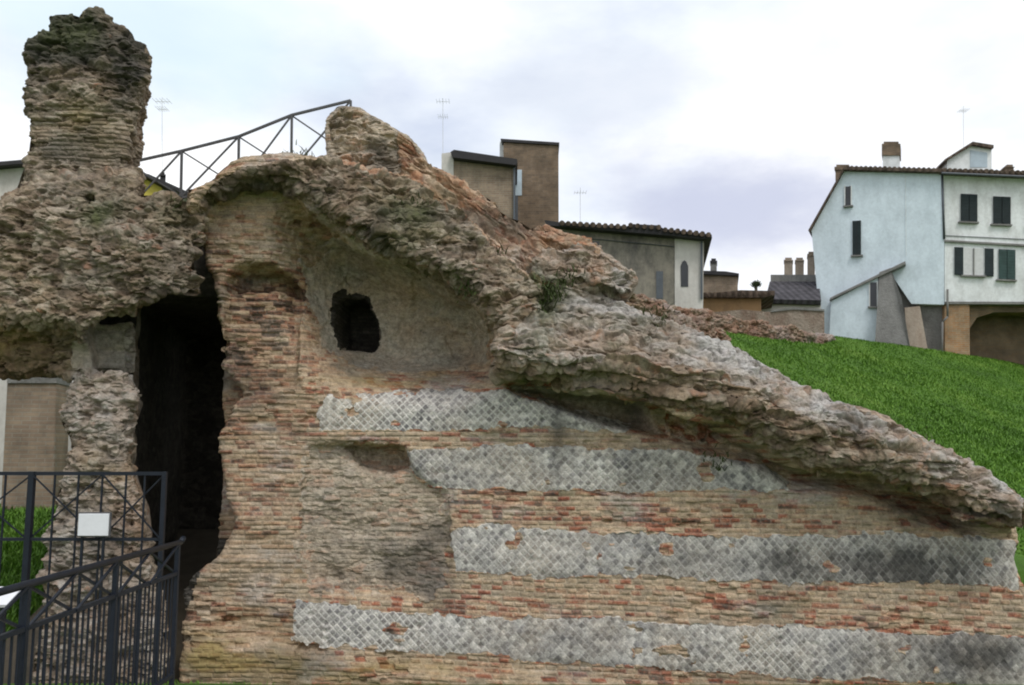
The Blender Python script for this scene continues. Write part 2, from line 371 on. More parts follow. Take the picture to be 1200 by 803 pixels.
ex, ey = np.meshgrid(np.arange(-6.4, -2.9, .2), np.arange(9.9, 15.3, .2), indexing='ij'); gi = np.arange(ex.size).reshape(ex.shape)
q = np.stack([gi[:-1, :-1], gi[1:, :-1], gi[1:, 1:], gi[:-1, 1:]], -1).reshape(-1, 4)
o = link('earth_floor', npmesh('earth_floor', np.stack([ex.ravel(), ey.ravel(), (ground_z(ex, ey)+.03).ravel()], 1), q, smooth=True), plain('trodden_earth', (.09, .075, .055), .95, .3, 5)); tag(o, kind='structure')
def blades(name, pts, hgt, lean, mat, seed, width=.012, label=None):
    r = np.random.default_rng(seed); n = len(pts)
    a = r.random(n)*6.283; h = hgt*(.5+r.random(n)); w = width*(.7+.6*r.random(n))
    d = np.stack([np.cos(a), np.sin(a), 0*a], 1); s = np.stack([-np.sin(a), np.cos(a), 0*a], 1)
    ln = lean*(.3+r.random(n))
    base = pts-np.array([0, 0, .01])
    mid = base+d*(ln*h*.35)[:, None]; mid[:, 2] += h*.6
    tip = base+d*(ln*h)[:, None]; tip[:, 2] += h
    V = np.stack([base-s*w[:, None], base+s*w[:, None], mid+s*(w*.7)[:, None], mid-s*(w*.7)[:, None], tip], 1).reshape(-1, 3)
    i = np.arange(n)*5
    Fq = np.concatenate([np.stack([i, i+1, i+2], 1), np.stack([i, i+2, i+3], 1), np.stack([i+3, i+2, i+4], 1)])
    at = np.repeat(r.random(n), 5)
    return link(name, npmesh(name, V, Fq, {'stone': at}), mat)
def scatter(n, x0, x1, y0, y1, seed):
    r = np.random.default_rng(seed); x = x0+(x1-x0)*r.random(n); y = y0+(y1-y0)*r.random(n); return x, y
x, y = scatter(640000, 1.0, 29, 12.2, 35, 1)
px_, py_ = proj(x, y, ground_z(x, y))
k = (px_ > 640) & (px_ < 1330) & (py_ < 720) & (np.random.default_rng(2).random(len(x)) < np.clip(18/y, .3, 1)**1.5)
x, y = x[k], y[k]
o = blades('hillside_grass', np.stack([x, y, ground_z(x, y)], 1), .055*(1+.9*fbm(x*.8, y*.8, 0*x, 97, 3)), .9, M['blade'], 3, .011); tag(o, 'short bright green grass covering the slope behind the ruin', kind='stuff')
x, y = scatter(30000, -10.5, -5.5, 11.3, 17.0, 4); k = (x < -6.45) | (y > 15.4); x, y = x[k], y[k]
o = blades('courtyard_grass', np.stack([x, y, ground_z(x, y)], 1), .12, .8, M['blade'], 5, .012); tag(o, 'green grass behind the archway on the left', kind='stuff')
x, y = scatter(5000, -4.2, -2.6, 8.7, 9.85, 6)
o = blades('foot_grass', np.stack([x, y, ground_z(x, y)], 1), .11, .8, M['blade'], 7, .010); tag(o, 'grass at the foot of the brick wall beside the railing', kind='stuff')

# ------------------------------------------------------------------ the ruins
H = .04
def refine(P, Q, front):
    """subdivide the quads that can be seen; the rear stays coarse"""
    used = np.unique(Q[front]); re = -np.ones(len(P), np.int64); re[used] = np.arange(len(used))
    me = npmesh('tmp', P[used], re[Q[front]]); o = bpy.data.objects.new('tmp', me); COL.objects.link(o)
    m = o.modifiers.new('s', 'SUBSURF'); m.levels = 2; m.render_levels = 2; m.use_limit_surface = False
    dg = bpy.context.evaluated_depsgraph_get(); e = o.evaluated_get(dg).to_mesh()
    V = np.empty(len(e.vertices)*3, np.float32); e.vertices.foreach_get('co', V)
    Nn = np.empty(len(e.vertices)*3, np.float32); e.vertices.foreach_get('normal', Nn)
    L = np.empty(len(e.loops), np.int32); e.loops.foreach_get('vertex_index', L)
    o.evaluated_get(dg).to_mesh_clear(); bpy.data.objects.remove(o); bpy.data.meshes.remove(me)
    return V.reshape(-1, 3).astype(np.float64), Nn.reshape(-1, 3).astype(np.float64), L.reshape(-1, 4)
def qnormal(P, Q):
    n = np.cross(P[Q[:, 2]]-P[Q[:, 0]], P[Q[:, 3]]-P[Q[:, 1]]); return n/(np.linalg.norm(n, axis=1)[:, None]+1e-12)
def tidy(nv, Fq, fz):
    # stray flecks of one zone inside another join the zone round them
    fz = fz.copy()
    for zid in np.unique(fz):
        sel = np.where(fz == zid)[0]; fs = Fq[sel]; lab = np.arange(nv)
        for it in range(40):
            m = lab[fs].min(1); new = lab.copy()
            for k in range(4): np.minimum.at(new, fs[:, k], m)
            new = new[new]; new = new[new]
            if (new == lab).all(): break
            lab = new
        fl = lab[fs[:, 0]]; u, inv, cnt = np.unique(fl, return_inverse=True, return_counts=True)
        big = cnt[inv] >= max(cnt.max()*.12, 3000)
        if big.all() or not big.any(): continue
        vz = np.full(nv, -1); oth = np.where((fz != zid) & ((fz < 10) | (fz > 13)))[0]
        for k in range(4): vz[Fq[oth, k]] = fz[oth]
        cand = vz[fs].max(1); best = np.full(len(u), -1); np.maximum.at(best, inv, cand)
        ch = ~big & (best[inv] >= 0); fz[sel[ch]] = best[inv][ch]
    return fz
def split(parent, V, Fq, fz, names, attrs):
    fz = tidy(len(V), Fq, fz)
    for zid, (name, mat, label) in names.items():
        fs = Fq[fz == zid]
        if len(fs) < 20: continue
        u = np.unique(fs); re = -np.ones(len(V), np.int64); re[u] = np.arange(len(u))
        o = link(name, npmesh(name, V[u], re[fs], {k: a[u] for k, a in attrs.items()}), M[mat], parent)
        if label: o['label'] = label

def rubble(x, y, zz, seed, strata):
    w1 = fbm(x*3.1, y*3.1, zz*3.1, 60+seed, 3); w2 = fbm(x*3.3, y*3.3, zz*3.3, 63+seed, 3)
    f1, f2, wid = worley(x*6.8+.7*w1, y*6.8+.4*w2, zz*10.5+.8*w2, seed)
    jw = 1-sst(.02, .20, f2-f1+.10*vn(x*24, y*24, zz*30, seed))
    stone = np.clip(.02+.9*wid+.3*fbm(x*1.0, y*1.0, zz*2.6, 66+seed, 4)+.25*fbm(x*9, y*9, zz*22, 69+seed, 3), 0, 1)
    r1 = 3.2*np.abs(fbm(x*2.3, y*2.3, zz*4.0, 71+seed, 3)); r2 = 3.2*np.abs(fbm(x*7, y*7, zz*12, 74+seed, 3)); dome = np.sqrt(np.clip((f2-f1)*1.5, 0, 1))
    d = .060*(r1-.6)+.026*(r2-.6)+dome*(.012+.040*(wid-.3))-.010*jw+.016*fbm(x*13, y*13, zz*22, 98+seed, 3)
    d -= .085*sst(.2, .45, fbm(x*4.6, y*4.6, zz*8.5, 77+seed, 3))
    d -= .05*sst(.25, .45, fbm(x*11, y*11, zz*24, 79+seed, 2))
    q = zz/.115+1.1*fbm(x*1.2, y*1.2, zz*1.5, 85+seed, 3); fq = q-np.floor(q)
    am = sst(-.25, .35, fbm(x*1.6+7*h01(np.floor(q), 0, 0, seed), y*1.6, np.floor(q)*.7, 88+seed, 2))
    d = d*.8+strata*(.040*am*(sst(0, .25, fq)*(1-.5*fq)-.45)+.04*fbm(x*1.1, y*1.1, zz*8.5, 82+seed, 3))
    return stone, jw, d
# ---- right-hand wall
TOPP = [(232, 255), (238, 232), (252, 214), (290, 196), (330, 190), (385, 186), (440, 200), (500, 215), (560, 300), (600, 340), (640, 332), (680, 327), (720, 347), (770, 368), (820, 389), (870, 407), (900, 426), (950, 455), (1000, 480), (1050, 500), (1100, 521), (1150, 550), (1180, 570), (1196, 588)]
LEFTP = [(212, 900), (212, 692), (224, 678), (248, 660), (262, 642), (276, 612), (262, 585), (258, 545), (254, 512), (269, 482), (272, 458), (256, 430), (263, 402), (254, 372), (255, 345), (240, 310)]
RP = [(1198, 640), (1192, 655), (1204, 690), (1230, 760), (1240, 900)]
polyA = LEFTP+TOPP+RP
lowB = [(578, 440), (640, 449), (700, 456), (800, 481), (860, 501), (910, 531), (960, 551), (1020, 551), (1060, 574), (1120, 600), (1160, 608), (1197, 622)]
polyB = lowB+[(1197, 588), (1180, 569), (1150, 549), (1100, 520), (1050, 499), (1000, 479), (950, 454), (900, 425), (870, 406), (820, 387), (770, 366), (720, 345), (680, 325), (652, 330), (628, 352), (600, 395), (585, 400)]
lowC = [(232, 262), (255, 238), (290, 224), (330, 226), (370, 247), (410, 277), (450, 301), (500, 322), (550, 347), (585, 395)]
polyC = lowC+[(612, 392), (640, 340), (610, 318), (560, 270), (520, 235), (480, 212), (440, 200), (385, 187), (330, 189), (290, 195), (252, 213), (234, 235)]
lowF = [(470, 262), (520, 300), (560, 335), (600, 380), (640, 350), (700, 345)]
polyF = [(470, 165), (500, 188), (520, 194), (560, 224), (600, 249), (640, 264), (690, 284), (742, 323), (738, 345), (700, 345), (655, 332), (630, 352), (600, 385), (560, 345), (500, 300), (470, 262)]
polyE = [(386, 195), (386, 142), (398, 128), (424, 130), (455, 150), (480, 166), (500, 192), (525, 250), (440, 240), (388, 215)]
polyG = [(590, 280), (640, 266), (690, 286), (742, 325), (740, 350), (690, 352), (620, 320)]
apse = [(352, 268), (392, 262), (440, 290), (500, 315), (545, 342), (578, 385), (572, 426), (520, 441), (440, 436), (402, 428), (378, 402), (352, 335)]
hole = [(388, 345), (400, 339), (418, 342), (428, 362), (436, 385), (432, 408), (392, 408), (388, 380)]
slit = [(463, 332), (470, 332), (470, 350), (463, 350)]
arch = [(262, 470), (263, 345), (270, 322), (290, 313), (315, 312), (332, 324), (343, 350), (346, 400), (348, 452)]
archtop = [(262, 340), (270, 318), (290, 310), (318, 310), (335, 322), (346, 345), (318, 334), (285, 336)]
plrec = [(596, 452), (640, 452), (700, 458), (752, 470), (770, 505), (735, 502), (690, 489), (640, 470), (600, 459)]
under = [(600, 452), (700, 456), (800, 481), (860, 501), (910, 531), (960, 551), (1020, 551), (1060, 574), (1130, 604), (1145, 625), (1090, 606), (1000, 572), (930, 568), (900, 545), (850, 532), (780, 510), (740, 498), (680, 482)]
mcore = [(365, 522), (400, 520), (470, 524), (476, 540), (492, 562), (522, 578), (529, 668), (505, 702), (430, 700), (372, 690), (352, 640), (356, 565)]
ledge = [(398, 523), (472, 524), (480, 548), (455, 556), (420, 548)]
RET = [[(374, 478), (384, 461), (430, 459), (590, 460), (650, 474), (700, 489), (738, 499), (735, 504), (600, 501), (470, 507), (402, 508), (376, 503)],
       [(468, 529), (500, 525), (650, 523), (760, 527), (850, 533), (890, 544), (925, 560), (925, 575), (700, 575), (600, 573), (530, 571), (502, 566), (485, 552)],
       [(527, 624), (560, 617), (700, 624), (900, 628), (1060, 627), (1150, 632), (1188, 636), (1194, 690), (1100, 685), (900, 682), (700, 676), (533, 672)],
       [(343, 718), (350, 704), (400, 707), (500, 720), (620, 723), (800, 731), (1000, 741), (1240, 747), (1245, 812), (1000, 797), (850, 791), (700, 779), (560, 769), (400, 761), (343, 750)]]
f = Field(-4.1, 6.6, 8.7, 13.2, -.3, 7.6, H)
yfA = 10.0+0*f.x*f.z
yfA = yfA+1.2*f.mask(apse, .85)+.28*f.mask(plrec, .1)+.36*f.mask(under, .2)+.09*f.mask(mcore, .09)+.34*f.mask(ledge, .07)
yfA = yfA+.20*f.mask(arch, .05)+.42*f.mask(archtop, .06)
for P in RET: yfA = yfA-.012*f.mask(P, .03)
yfA = yfA-.10*f.mask([(205, 770), (260, 740), (420, 775), (700, 800), (1240, 830), (1240, 900), (205, 900)], .2)
# rougher where the facing is lost
rough = .02+.045*f.mask([(205, 690), (240, 230), (350, 240), (360, 470), (372, 520), (470, 525), (530, 580), (530, 690), (345, 705), (340, 760), (205, 800)], .5)
d = f.slab(polyA, 10, yfA, 12.0, .10)
f.add(d+(rough*f.n(1)+rough*.7*f.n(55)).astype(np.float32))
tB = pld(W(lowB, 9.6), f.x, f.z)
yfB = 9.28+.30*np.maximum(tB-.10, 0)+.75*np.maximum(tB-.42, 0)+.30*sst(.22, 0, tB)
f.add(f.slab(polyB, 9.7, yfB, 11.6, .08)+.12*f.n(2)+.13*f.n(62))
tC = pld(W(lowC, 9.7), f.x, f.z)
yfC = 9.42+.55*np.maximum(tC-.1, 0)+.28*sst(.22, 0, tC)
f.add(f.slab(polyC, 9.9, yfC, 12.0, .10)+.12*f.n(3)+.09*f.n(58))
tF = pld(W(lowF, 10), f.x, f.z)
f.add(f.slab(polyF, 10.3, 9.75+.75*tF, 12.0, .08)+.05*f.n(4)+.11*f.n(105))
f.add(f.slab(polyE, 10.5, 10.25+.15*np.maximum(f.z-6.3, 0), 11.3, .03)+.025*f.n(5)+.04*f.n(101))
f.add(f.slab(polyG, 10.9, 10.7, 12.1, .1)+.06*f.n(2))
f.add(f.slab([(243, 300), (243, 234), (300, 208), (400, 196), (500, 210), (500, 300)], 11.4, 10.8, 12.1, .15)+.06*f.n(3))
f.add(f.box(-3.45, -2.9, 10.6, 13.1, -.3, 5.9)+.05*f.n(3))
# opening and slit in the apse, putlog holes
hd = psdf(W(hole, 10.6), f.x, f.z)+.05*f.n(1); f.sub(np.maximum(hd, np.maximum(10.0-f.y, f.y-11.9)).astype(np.float32))
hd2 = psdf(W(slit, 10.7), f.x, f.z); f.sub(np.maximum(hd2-.02, np.maximum(10.0-f.y, f.y-11.0)).astype(np.float32))
P, Q = f.mesh(); Field._c.clear()
qc = P[Q].mean(1); qn = qnormal(P, Q)
vdir = qc-np.array([0, 0, ZC]); vdir /= np.linalg.norm(vdir, axis=1)[:, None]
fac = -(qn*vdir).sum(1)
front = (fac > -.25) & (qc[:, 2] > -.2) & (qc[:, 0] < 6.1) & ~((qn[:, 1] > .5))
def smooth_sel(): pass
rear = ~front & (qc[:, 2] > -.25)
V, Nn, Fq = refine(P, Q, front)
x, y, z = V.T
px, py = proj(x, y, z)
def inpx(poly, jit=0, seed=0):
    j = jit*(fbm(x*3, y*3, z*3, seed, 3)+.6*fbm(x*13, y*13, z*13, seed+1, 2)) if jit else 0
    P2 = np.array(poly, float); return psdf(P2, px, py)+j < 0
wv = {}
tilt = np.interp(z, [0, .3, 1.0, 2.0, 3.0, 4], [.055, .05, .042, .017, .006, 0])
sc = z+tilt*np.clip(x+2.45, -.3, 99)+.012*fbm(x*1.2, y, z*1.2, 21, 2)
uu = x+.8*y
zone = np.zeros(len(V), np.int8)                    # 0 facing brick
zone[(px+25*fbm(x*3, y*3, z*3, 30, 3) < 365) | ((py < 440) & (px < 600))] = 1                                # brick pier
zone[inpx(mcore, 22, 31)] = 2                        # core
zone[inpx(apse, 12, 32) & inpx([(352, 320), (385, 300), (402, 268), (440, 285), (600, 340), (600, 450), (370, 450), (360, 400)], 26, 43) | inpx(plrec, 6, 33)] = 3
zone[inpx(archtop, 2, 34) & (zone == 3)] = 1
inB = inpx(polyB, 3, 35) & (y < 11.0); inC = inpx(polyC, 3, 36); inF = inpx(polyF, 4, 37) | inpx(polyE, 3, 38)
zone[inC] = 5; zone[inF & ~(inC & (y < 9.9))] = 6; zone[inpx([(380, 100), (430, 100), (462, 150), (474, 205), (440, 232), (380, 205)], 9, 44) & inF & (y > 10.0)] = 14; zone[inB] = 4
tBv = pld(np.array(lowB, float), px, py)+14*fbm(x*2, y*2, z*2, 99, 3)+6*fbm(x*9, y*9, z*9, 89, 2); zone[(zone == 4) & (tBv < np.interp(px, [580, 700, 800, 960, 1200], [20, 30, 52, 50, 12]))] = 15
zone[inpx([(610, 318), (640, 292), (690, 288), (745, 320), (745, 352), (680, 345), (640, 330)], 10, 39) & (zone == 6)] = 7
zone[(zone == 0) & (py < 520) & (px > 780) & (y > 10.25)] = 4
rid = np.zeros(len(V), np.int8)
for i, Pq in enumerate(RET):
    k = inpx(Pq, 7, 40+i) & (zone < 4) & (fbm(x*3.4, y, z*4.6, 140+i, 4) > -.46); zone[k] = 10+i
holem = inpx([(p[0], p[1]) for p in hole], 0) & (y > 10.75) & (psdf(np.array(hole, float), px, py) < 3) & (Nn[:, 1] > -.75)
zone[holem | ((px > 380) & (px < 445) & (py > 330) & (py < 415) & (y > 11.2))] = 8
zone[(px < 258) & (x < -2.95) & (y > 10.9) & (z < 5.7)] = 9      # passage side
# --- brick pattern
PIT = .052
row = np.floor(sc/PIT); fr = sc/PIT-row
bl = .11+.12*h01(row, 0, 0, 5)
cu = uu/bl+h01(row, 0, 0, 6)*7; colb = np.floor(cu); fu = cu-colb
bid = h01(row, colb, 0, 7); bid2 = h01(row, colb, 1, 8)
rowr = h01(row, 0, 0, 9)
ed = np.minimum(np.minimum(fr, 1-fr)*PIT, np.minimum(fu, 1-fu)*bl)
jb = 1-sst(.006, .016, ed)
patch = fbm(x*.9, y*.9, sc*2.2, 50, 3)
b_stone = np.clip(bid*.85+.12*rowr+.08+.55*patch, 0, 1)
b_disp = (1-jb)*(.002+.012*(bid2-.4))-.004*jb
# --- network pattern
SD = .060; ja = .10*fbm(x*5, y, sc*5, 90, 2); jb_ = .10*fbm(x*5, y, sc*5, 93, 2)
a_ = (x+sc)/1.4142/SD+ja; b_ = (x-sc)/1.4142/SD+jb_
ia, ib = np.floor(a_), np.floor(b_); ea = np.minimum(a_-ia, 1-(a_-ia)); eb = np.minimum(b_-ib, 1-(b_-ib))
ed2 = np.minimum(ea, eb)*SD
def spot(cx, cy, rx, ry): return np.exp(-(((px-cx)/rx)**2+((py-cy)/ry)**2))
worn = 1-np.clip((spot(450, 735, 120, 60)+spot(450, 482, 55, 40)+spot(600, 480, 45, 30)+.8*spot(960, 660, 130, 60)+.6*spot(1130, 655, 60, 50)+.6*spot(720, 555, 60, 30)+.5*spot(600, 650, 60, 40)+.6*spot(900, 770, 90, 40))*1.3+.45*fbm(x*1.5, y, sc*1.5, 52, 4), 0, 1)
jr = (1-sst(.003, .011, ed2))
r_id = h01(ia, ib, 0, 12)
r_stone = np.clip(.05+.9*r_id+.3*fbm(x*1.1, y, z*1.1, 53, 3), 0, 1)
r_disp = (1-jr)*(.002+.007*(h01(ia, ib, 2, 13)-.4))-.003*jr-.02*(h01(ia, ib, 3, 14) > .965)*(1-jr)+.008*fbm(x*5, y, z*5, 81, 3)
r_disp = r_disp*(1-.6*worn); jr = jr*(1-.75*worn)
# --- rubble pattern
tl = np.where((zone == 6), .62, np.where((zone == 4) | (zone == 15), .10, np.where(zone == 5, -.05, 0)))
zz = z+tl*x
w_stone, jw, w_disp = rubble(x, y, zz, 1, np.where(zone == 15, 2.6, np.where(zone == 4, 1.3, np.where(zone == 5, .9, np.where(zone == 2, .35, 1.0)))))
# --- attributes by zone
isr = (zone >= 10) & (zone < 14); isb = (zone == 0) | (zone == 1)
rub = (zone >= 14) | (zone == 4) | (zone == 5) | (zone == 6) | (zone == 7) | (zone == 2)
stone = np.where(isr, r_stone, np.where(rub, w_stone, np.where(zone == 3, np.clip(.5+.6*fbm(x*1.6, y*1.6, z*2.4, 64, 4), 0, 1), b_stone)))
joint = np.where(isr, jr, np.where(rub, jw, np.where(zone == 3, 0, jb)))
er = sst(.05, .5, fbm(x*1.6, y*1.6, z*2.6, 65, 4))           # eroded patches of the brick
er = np.clip(er+.55*(zone == 1)*sst(-.3, .3, fbm(x*1.1, y, z*1.3, 66, 3)), 0, 1)
bd = b_disp*(1-.2*er)-.028*er*(bid2 < .22)+(.010+.028*er)*fbm(x*5, y*5, sc*19, 67, 4)-.045*sst(.28, .5, fbm(x*4.5, y*4.5, sc*13, 84, 3))*(.25+.75*er)
b_stone = np.clip(b_stone+.55*fbm(x*4.5, y*4.5, sc*20, 85, 4), 0, 1); b_stone = np.clip(b_stone-.28*spot(305, 400, 45, 90)-.12*spot(700, 600, 300, 25), 0, 1); stone = np.where(isb, b_stone, stone)
joint = np.where(isb, joint*(1-.6*er), joint)
pf = sst(-.05, .35, fbm(x*1.8, y*1.8, z*3, 86, 4)); stone = np.where(zone == 2, np.where(pf > .5, w_stone, b_stone), stone); joint = np.where(zone == 2, .35+.3*jb, joint)
disp = np.where(isr, r_disp, np.where(zone == 3, .05*fbm(x*2.5, y*2.5, z*2.5, 68, 4)+.02*fbm(x*10, y*10, z*14, 69, 3)-.03*sst(.15, .3, fbm(x*2.2, y*2.2, z*3, 95, 4)), np.where(zone == 2, .35*w_disp+.5*bd, np.where(rub, w_disp, bd))))
q3 = zz/.105+.5*fbm(x*1.6, y*1.6, z*1.6, 87, 3); b3 = np.floor(q3); disp = np.where((zone == 6), .75*disp+(.10*(h01(b3, 0, 0, 3)-.5)+.05*((q3-b3)-.5))*sst(-.3, .2, fbm(x*1.2, y, z*1.2, 88, 3)), disp)
fv = -((Nn*(V-np.array([0, 0, ZC]))).sum(1)/np.linalg.norm(V-np.array([0, 0, ZC]), axis=1))
disp = disp*sst(-.3, .05, fv)
# stains, moss, ochre lichen, pale lichen
def spot(cx, cy, rx, ry): return np.exp(-(((px-cx)/rx)**2+((py-cy)/ry)**2))
nz1 = fbm(x*2.4, y*2.4, z*2.4, 70, 4); cellst = .5+.9*(h01(ia, ib, 5, 15)-.5)
stain = np.where(isr, np.clip((spot(1085, 665, 70, 26)*1.25+spot(930, 660, 75, 30)*.7+spot(1140, 775, 80, 35)*.8+spot(770, 560, 40, 20)*.25+spot(800, 655, 40, 22)*.3)*(.55+.9*cellst+1.2*nz1), 0, 1), 0)
stain += np.clip((spot(652, 530, 9, 55)+spot(660, 545, 14, 40)*.6)*(.75+nz1), 0, 1)*(zone != 4)*(zone != 15)*.8
stain += sst(.12, .5, fbm(x*1.4, y*1.4, z*1.4, 71, 4))*np.where(rub, .72, np.where(zone == 3, .5, np.where(isb, .34, .15)))+.45*sst(.2, .5, fbm(x*.7, y*.7, z*1.8, 92, 5))*(rub | isb)
stain += np.where(zone == 3, np.clip(spot(600, 470, 45, 20)*.5+spot(740, 490, 25, 30)*.7+spot(530, 330, 60, 40)*.35, 0, 1)*(.6+nz1), 0)
stain += np.where(zone == 5, np.clip(spot(280, 215, 60, 22)+spot(350, 235, 60, 25)*.6+spot(530, 345, 50, 30)*.5, 0, 1)*(.6+nz1), 0)
moss = np.clip((spot(490, 240, 40, 22)*.8+spot(640, 355, 22, 45)*1.2+spot(1080, 528, 26, 18)*.8+spot(655, 330, 40, 12)+spot(480, 280, 40, 14)*.5+spot(720, 395, 16, 16)*.7)*(.6+1.4*nz1), 0, 1)*rub
moss = np.clip(moss*1.25+rub*.55*sst(.22, .5, fbm(x*1.3, y*1.3, z*1.3, 96, 4))*sst(-.1, .6, Nn[:, 2])+np.where(isb & (py > 480), .4*sst(.25, .55, fbm(x*3, y*3, z*6, 72, 3)), 0)+np.where(zone == 3, spot(440, 330, 30, 35)*.15, 0), 0, 1)
stain = stain+0
ochre = np.clip((spot(260, 765, 70, 30)+spot(430, 785, 120, 16)*.6+spot(470, 445, 70, 8)*.7)*(.5+1.6*fbm(x*2, y, z*7, 73, 3)), 0, .75)
up = Nn[:, 2]
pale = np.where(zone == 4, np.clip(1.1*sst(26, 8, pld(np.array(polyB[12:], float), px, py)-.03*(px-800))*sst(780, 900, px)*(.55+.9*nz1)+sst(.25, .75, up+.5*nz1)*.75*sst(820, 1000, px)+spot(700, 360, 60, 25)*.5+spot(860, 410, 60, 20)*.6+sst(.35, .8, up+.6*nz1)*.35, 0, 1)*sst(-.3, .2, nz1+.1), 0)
pale += isb*.5*sst(.1, .45, fbm(x*1.5, y, z*3.2, 94, 5))+np.where(zone == 7, .65*sst(-.3, .15, nz1), 0)+np.where(zone == 6, np.clip(spot(600, 310, 45, 22)*.8*(.5+nz1), 0, 1), 0)
# ledges of the network keep lime bloom
pale += np.where(isr, np.clip((spot(600, 645, 60, 30)*.3+spot(440, 480, 40, 22)*.3+spot(690, 650, 150, 30)*.25)*(.5+nz1), 0, 1), 0)
A = dict(stone=stone, joint=joint, stain=np.clip(stain, 0, 1), moss=moss, ochre=ochre, pale=np.clip(pale, 0, 1))
V2 = V+Nn*disp[:, None]
fz = zone[Fq[:, 0]]
ruin = empty('ruined_wall', (1.2, 11, .3), 'huge ruined brick wall with grey diamond stone bands and a broken rubble top sloping down to the grass', 'ruin')
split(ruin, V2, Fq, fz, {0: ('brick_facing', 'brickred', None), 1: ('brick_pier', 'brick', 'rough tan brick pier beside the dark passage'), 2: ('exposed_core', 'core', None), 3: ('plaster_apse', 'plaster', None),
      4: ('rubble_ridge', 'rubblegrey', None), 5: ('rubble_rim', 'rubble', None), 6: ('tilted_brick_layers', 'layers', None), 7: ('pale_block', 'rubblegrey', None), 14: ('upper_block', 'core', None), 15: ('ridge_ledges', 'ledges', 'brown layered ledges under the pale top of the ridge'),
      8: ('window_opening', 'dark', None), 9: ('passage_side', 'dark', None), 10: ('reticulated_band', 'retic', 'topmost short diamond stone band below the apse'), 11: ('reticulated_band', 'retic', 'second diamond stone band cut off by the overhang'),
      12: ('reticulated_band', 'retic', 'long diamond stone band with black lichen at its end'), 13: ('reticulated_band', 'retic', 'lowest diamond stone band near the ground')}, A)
def coarse(parent, P, Q, sel, name, mat):
    u = np.unique(Q[sel]); re = -np.ones(len(P), np.int64); re[u] = np.arange(len(u)); n = len(u)
    xx, yy, zz_ = P[u].T
    link(name, npmesh(name, P[u], re[Q[sel]], {'stone': .5+.5*fbm(xx*6, yy*6, zz_*12, 80, 2), 'joint': np.zeros(n), 'stain': np.zeros(n), 'moss': np.zeros(n), 'ochre': np.zeros(n), 'pale': np.zeros(n)}), M[mat], parent)
coarse(ruin, P, Q, rear, 'rear_face', 'rubble')
del V, V2, Nn, Fq, A, f

# ---- left-hand pillar and its arch
polyP = [(-10, 260), (8, 225), (24, 190), (29, 150), (22, 100), (26, 62), (30, 44), (54, 33), (56, 17), (84, 16), (94, 19), (102, 8), (122, 8), (134, 21), (158, 34), (169, 66), (170, 84), (163, 94), (163, 115), (158, 150), (153, 165), (155, 205), (165, 260)]
polyL = [(-190, 230), (0, 238), (12, 215), (26, 190), (152, 190), (158, 222), (190, 226), (214, 231), (234, 244), (232, 272), (217, 300), (220, 335), (203, 338), (186, 345), (165, 362), (132, 372), (100, 383), (90, 398), (86, 442), (-110, 443), (-130, 900), (-260, 900)]
polyLP = [(84, 440), (92, 430), (140, 427), (166, 455), (153, 500), (149, 545), (163, 580), (172, 640), (188, 720), (192, 900), (20, 900), (48, 690), (62, 605), (84, 528), (72, 482)]
polyK = [(84, 375), (146, 372), (147, 405), (146, 436), (84, 440)]
f = Field(-8.2, -2.95, 8.6, 15.4, -.3, 8.75, H)
f.add(f.slab(polyP, 9.65, 9.55+.1*np.abs(f.x+4.9), 10.9, .14, taper=.36)+.05*f.n(6)+.035*f.n(56)+.02)
yfL = 9.30+.55*sst(5.4, 6.6, f.z)+.50*f.mask([(-80, 370), (0, 375), (70, 388), (95, 400), (95, 460), (-80, 460)], .35, 9.4)
yfL = yfL+.30*f.mask([(205, 220), (240, 220), (240, 360), (205, 360)], .3, 9.4)
f.add(f.slab(polyL, 9.4, yfL, 11.4, .18, taper=.40)+.09*f.n(7)+.03*f.n(57))
f.add(f.slab(polyLP, 9.8, 9.72, 10.9, .15, taper=.36)+.09*f.n(8)+.03*f.n(58))
yk = 10.2+.05*(np.sin((f.z-4.0)/.24*6.283) > .8)
f.add(f.slab(polyK, 10.0, yk, 11.2, .05, taper=.42)+.03*f.n(8)+.03*f.n(58))
# passage: side wall leaning away, end wall, vault
n_ = np.array([3.2, .64]); n_ = n_/np.linalg.norm(n_); dd = (f.x+4.52)*n_[0]+(f.y-10.3)*n_[1]
f.add(np.maximum(np.maximum(np.abs(dd+.25)-.25, np.maximum(10.65-f.y, f.y-15.2)), f.z-5.6).astype(np.float32)+.03*f.n(8))
f.add(f.box(-6.2, -3.0, 14.7, 15.2, -.3, 5.8)+.04*f.n(8))
f.add(f.box(-5.9, -3.32, 10.5, 10.9, 4.75, 5.6)+.05*f.n(7))
f.add(f.box(-5.9, -3.30, 10.8, 15.2, 4.75, 5.95)+.05*f.n(7))
hd = (np.sqrt((f.x+4.62)**2+(f.z-5.62)**2)-.07); f.sub(np.maximum(hd, f.y-10.3).astype(np.float32))
P, Q = f.mesh(); Field._c.clear()
qc = P[Q].mean(1); qn = qnormal(P, Q)
vdir = qc-np.array([0, 0, ZC]); vdir /= np.linalg.norm(vdir, axis=1)[:, None]
fac = -(qn*vdir).sum(1)
ppx, ppy = proj(*qc.T)
front = (fac > -.25) & (qc[:, 2] > -.2) & (ppx > -90) & (qn[:, 1] < .5) & ~((qc[:, 1] > 11.5) & (qc[:, 2] > 5.9))
rear = ~front & (qc[:, 2] > -.25)
V, Nn, Fq = refine(P, Q, front)
x, y, z = V.T; px, py = proj(x, y, z)
zone = np.zeros(len(V), np.int8)
zone[inpx(polyP, 4, 1) & (py < 195)] = 1
zone[inpx([(-90, 372), (0, 378), (60, 385), (92, 396), (92, 450), (-90, 450)], 8, 2) & (y < 11.3)] = 2

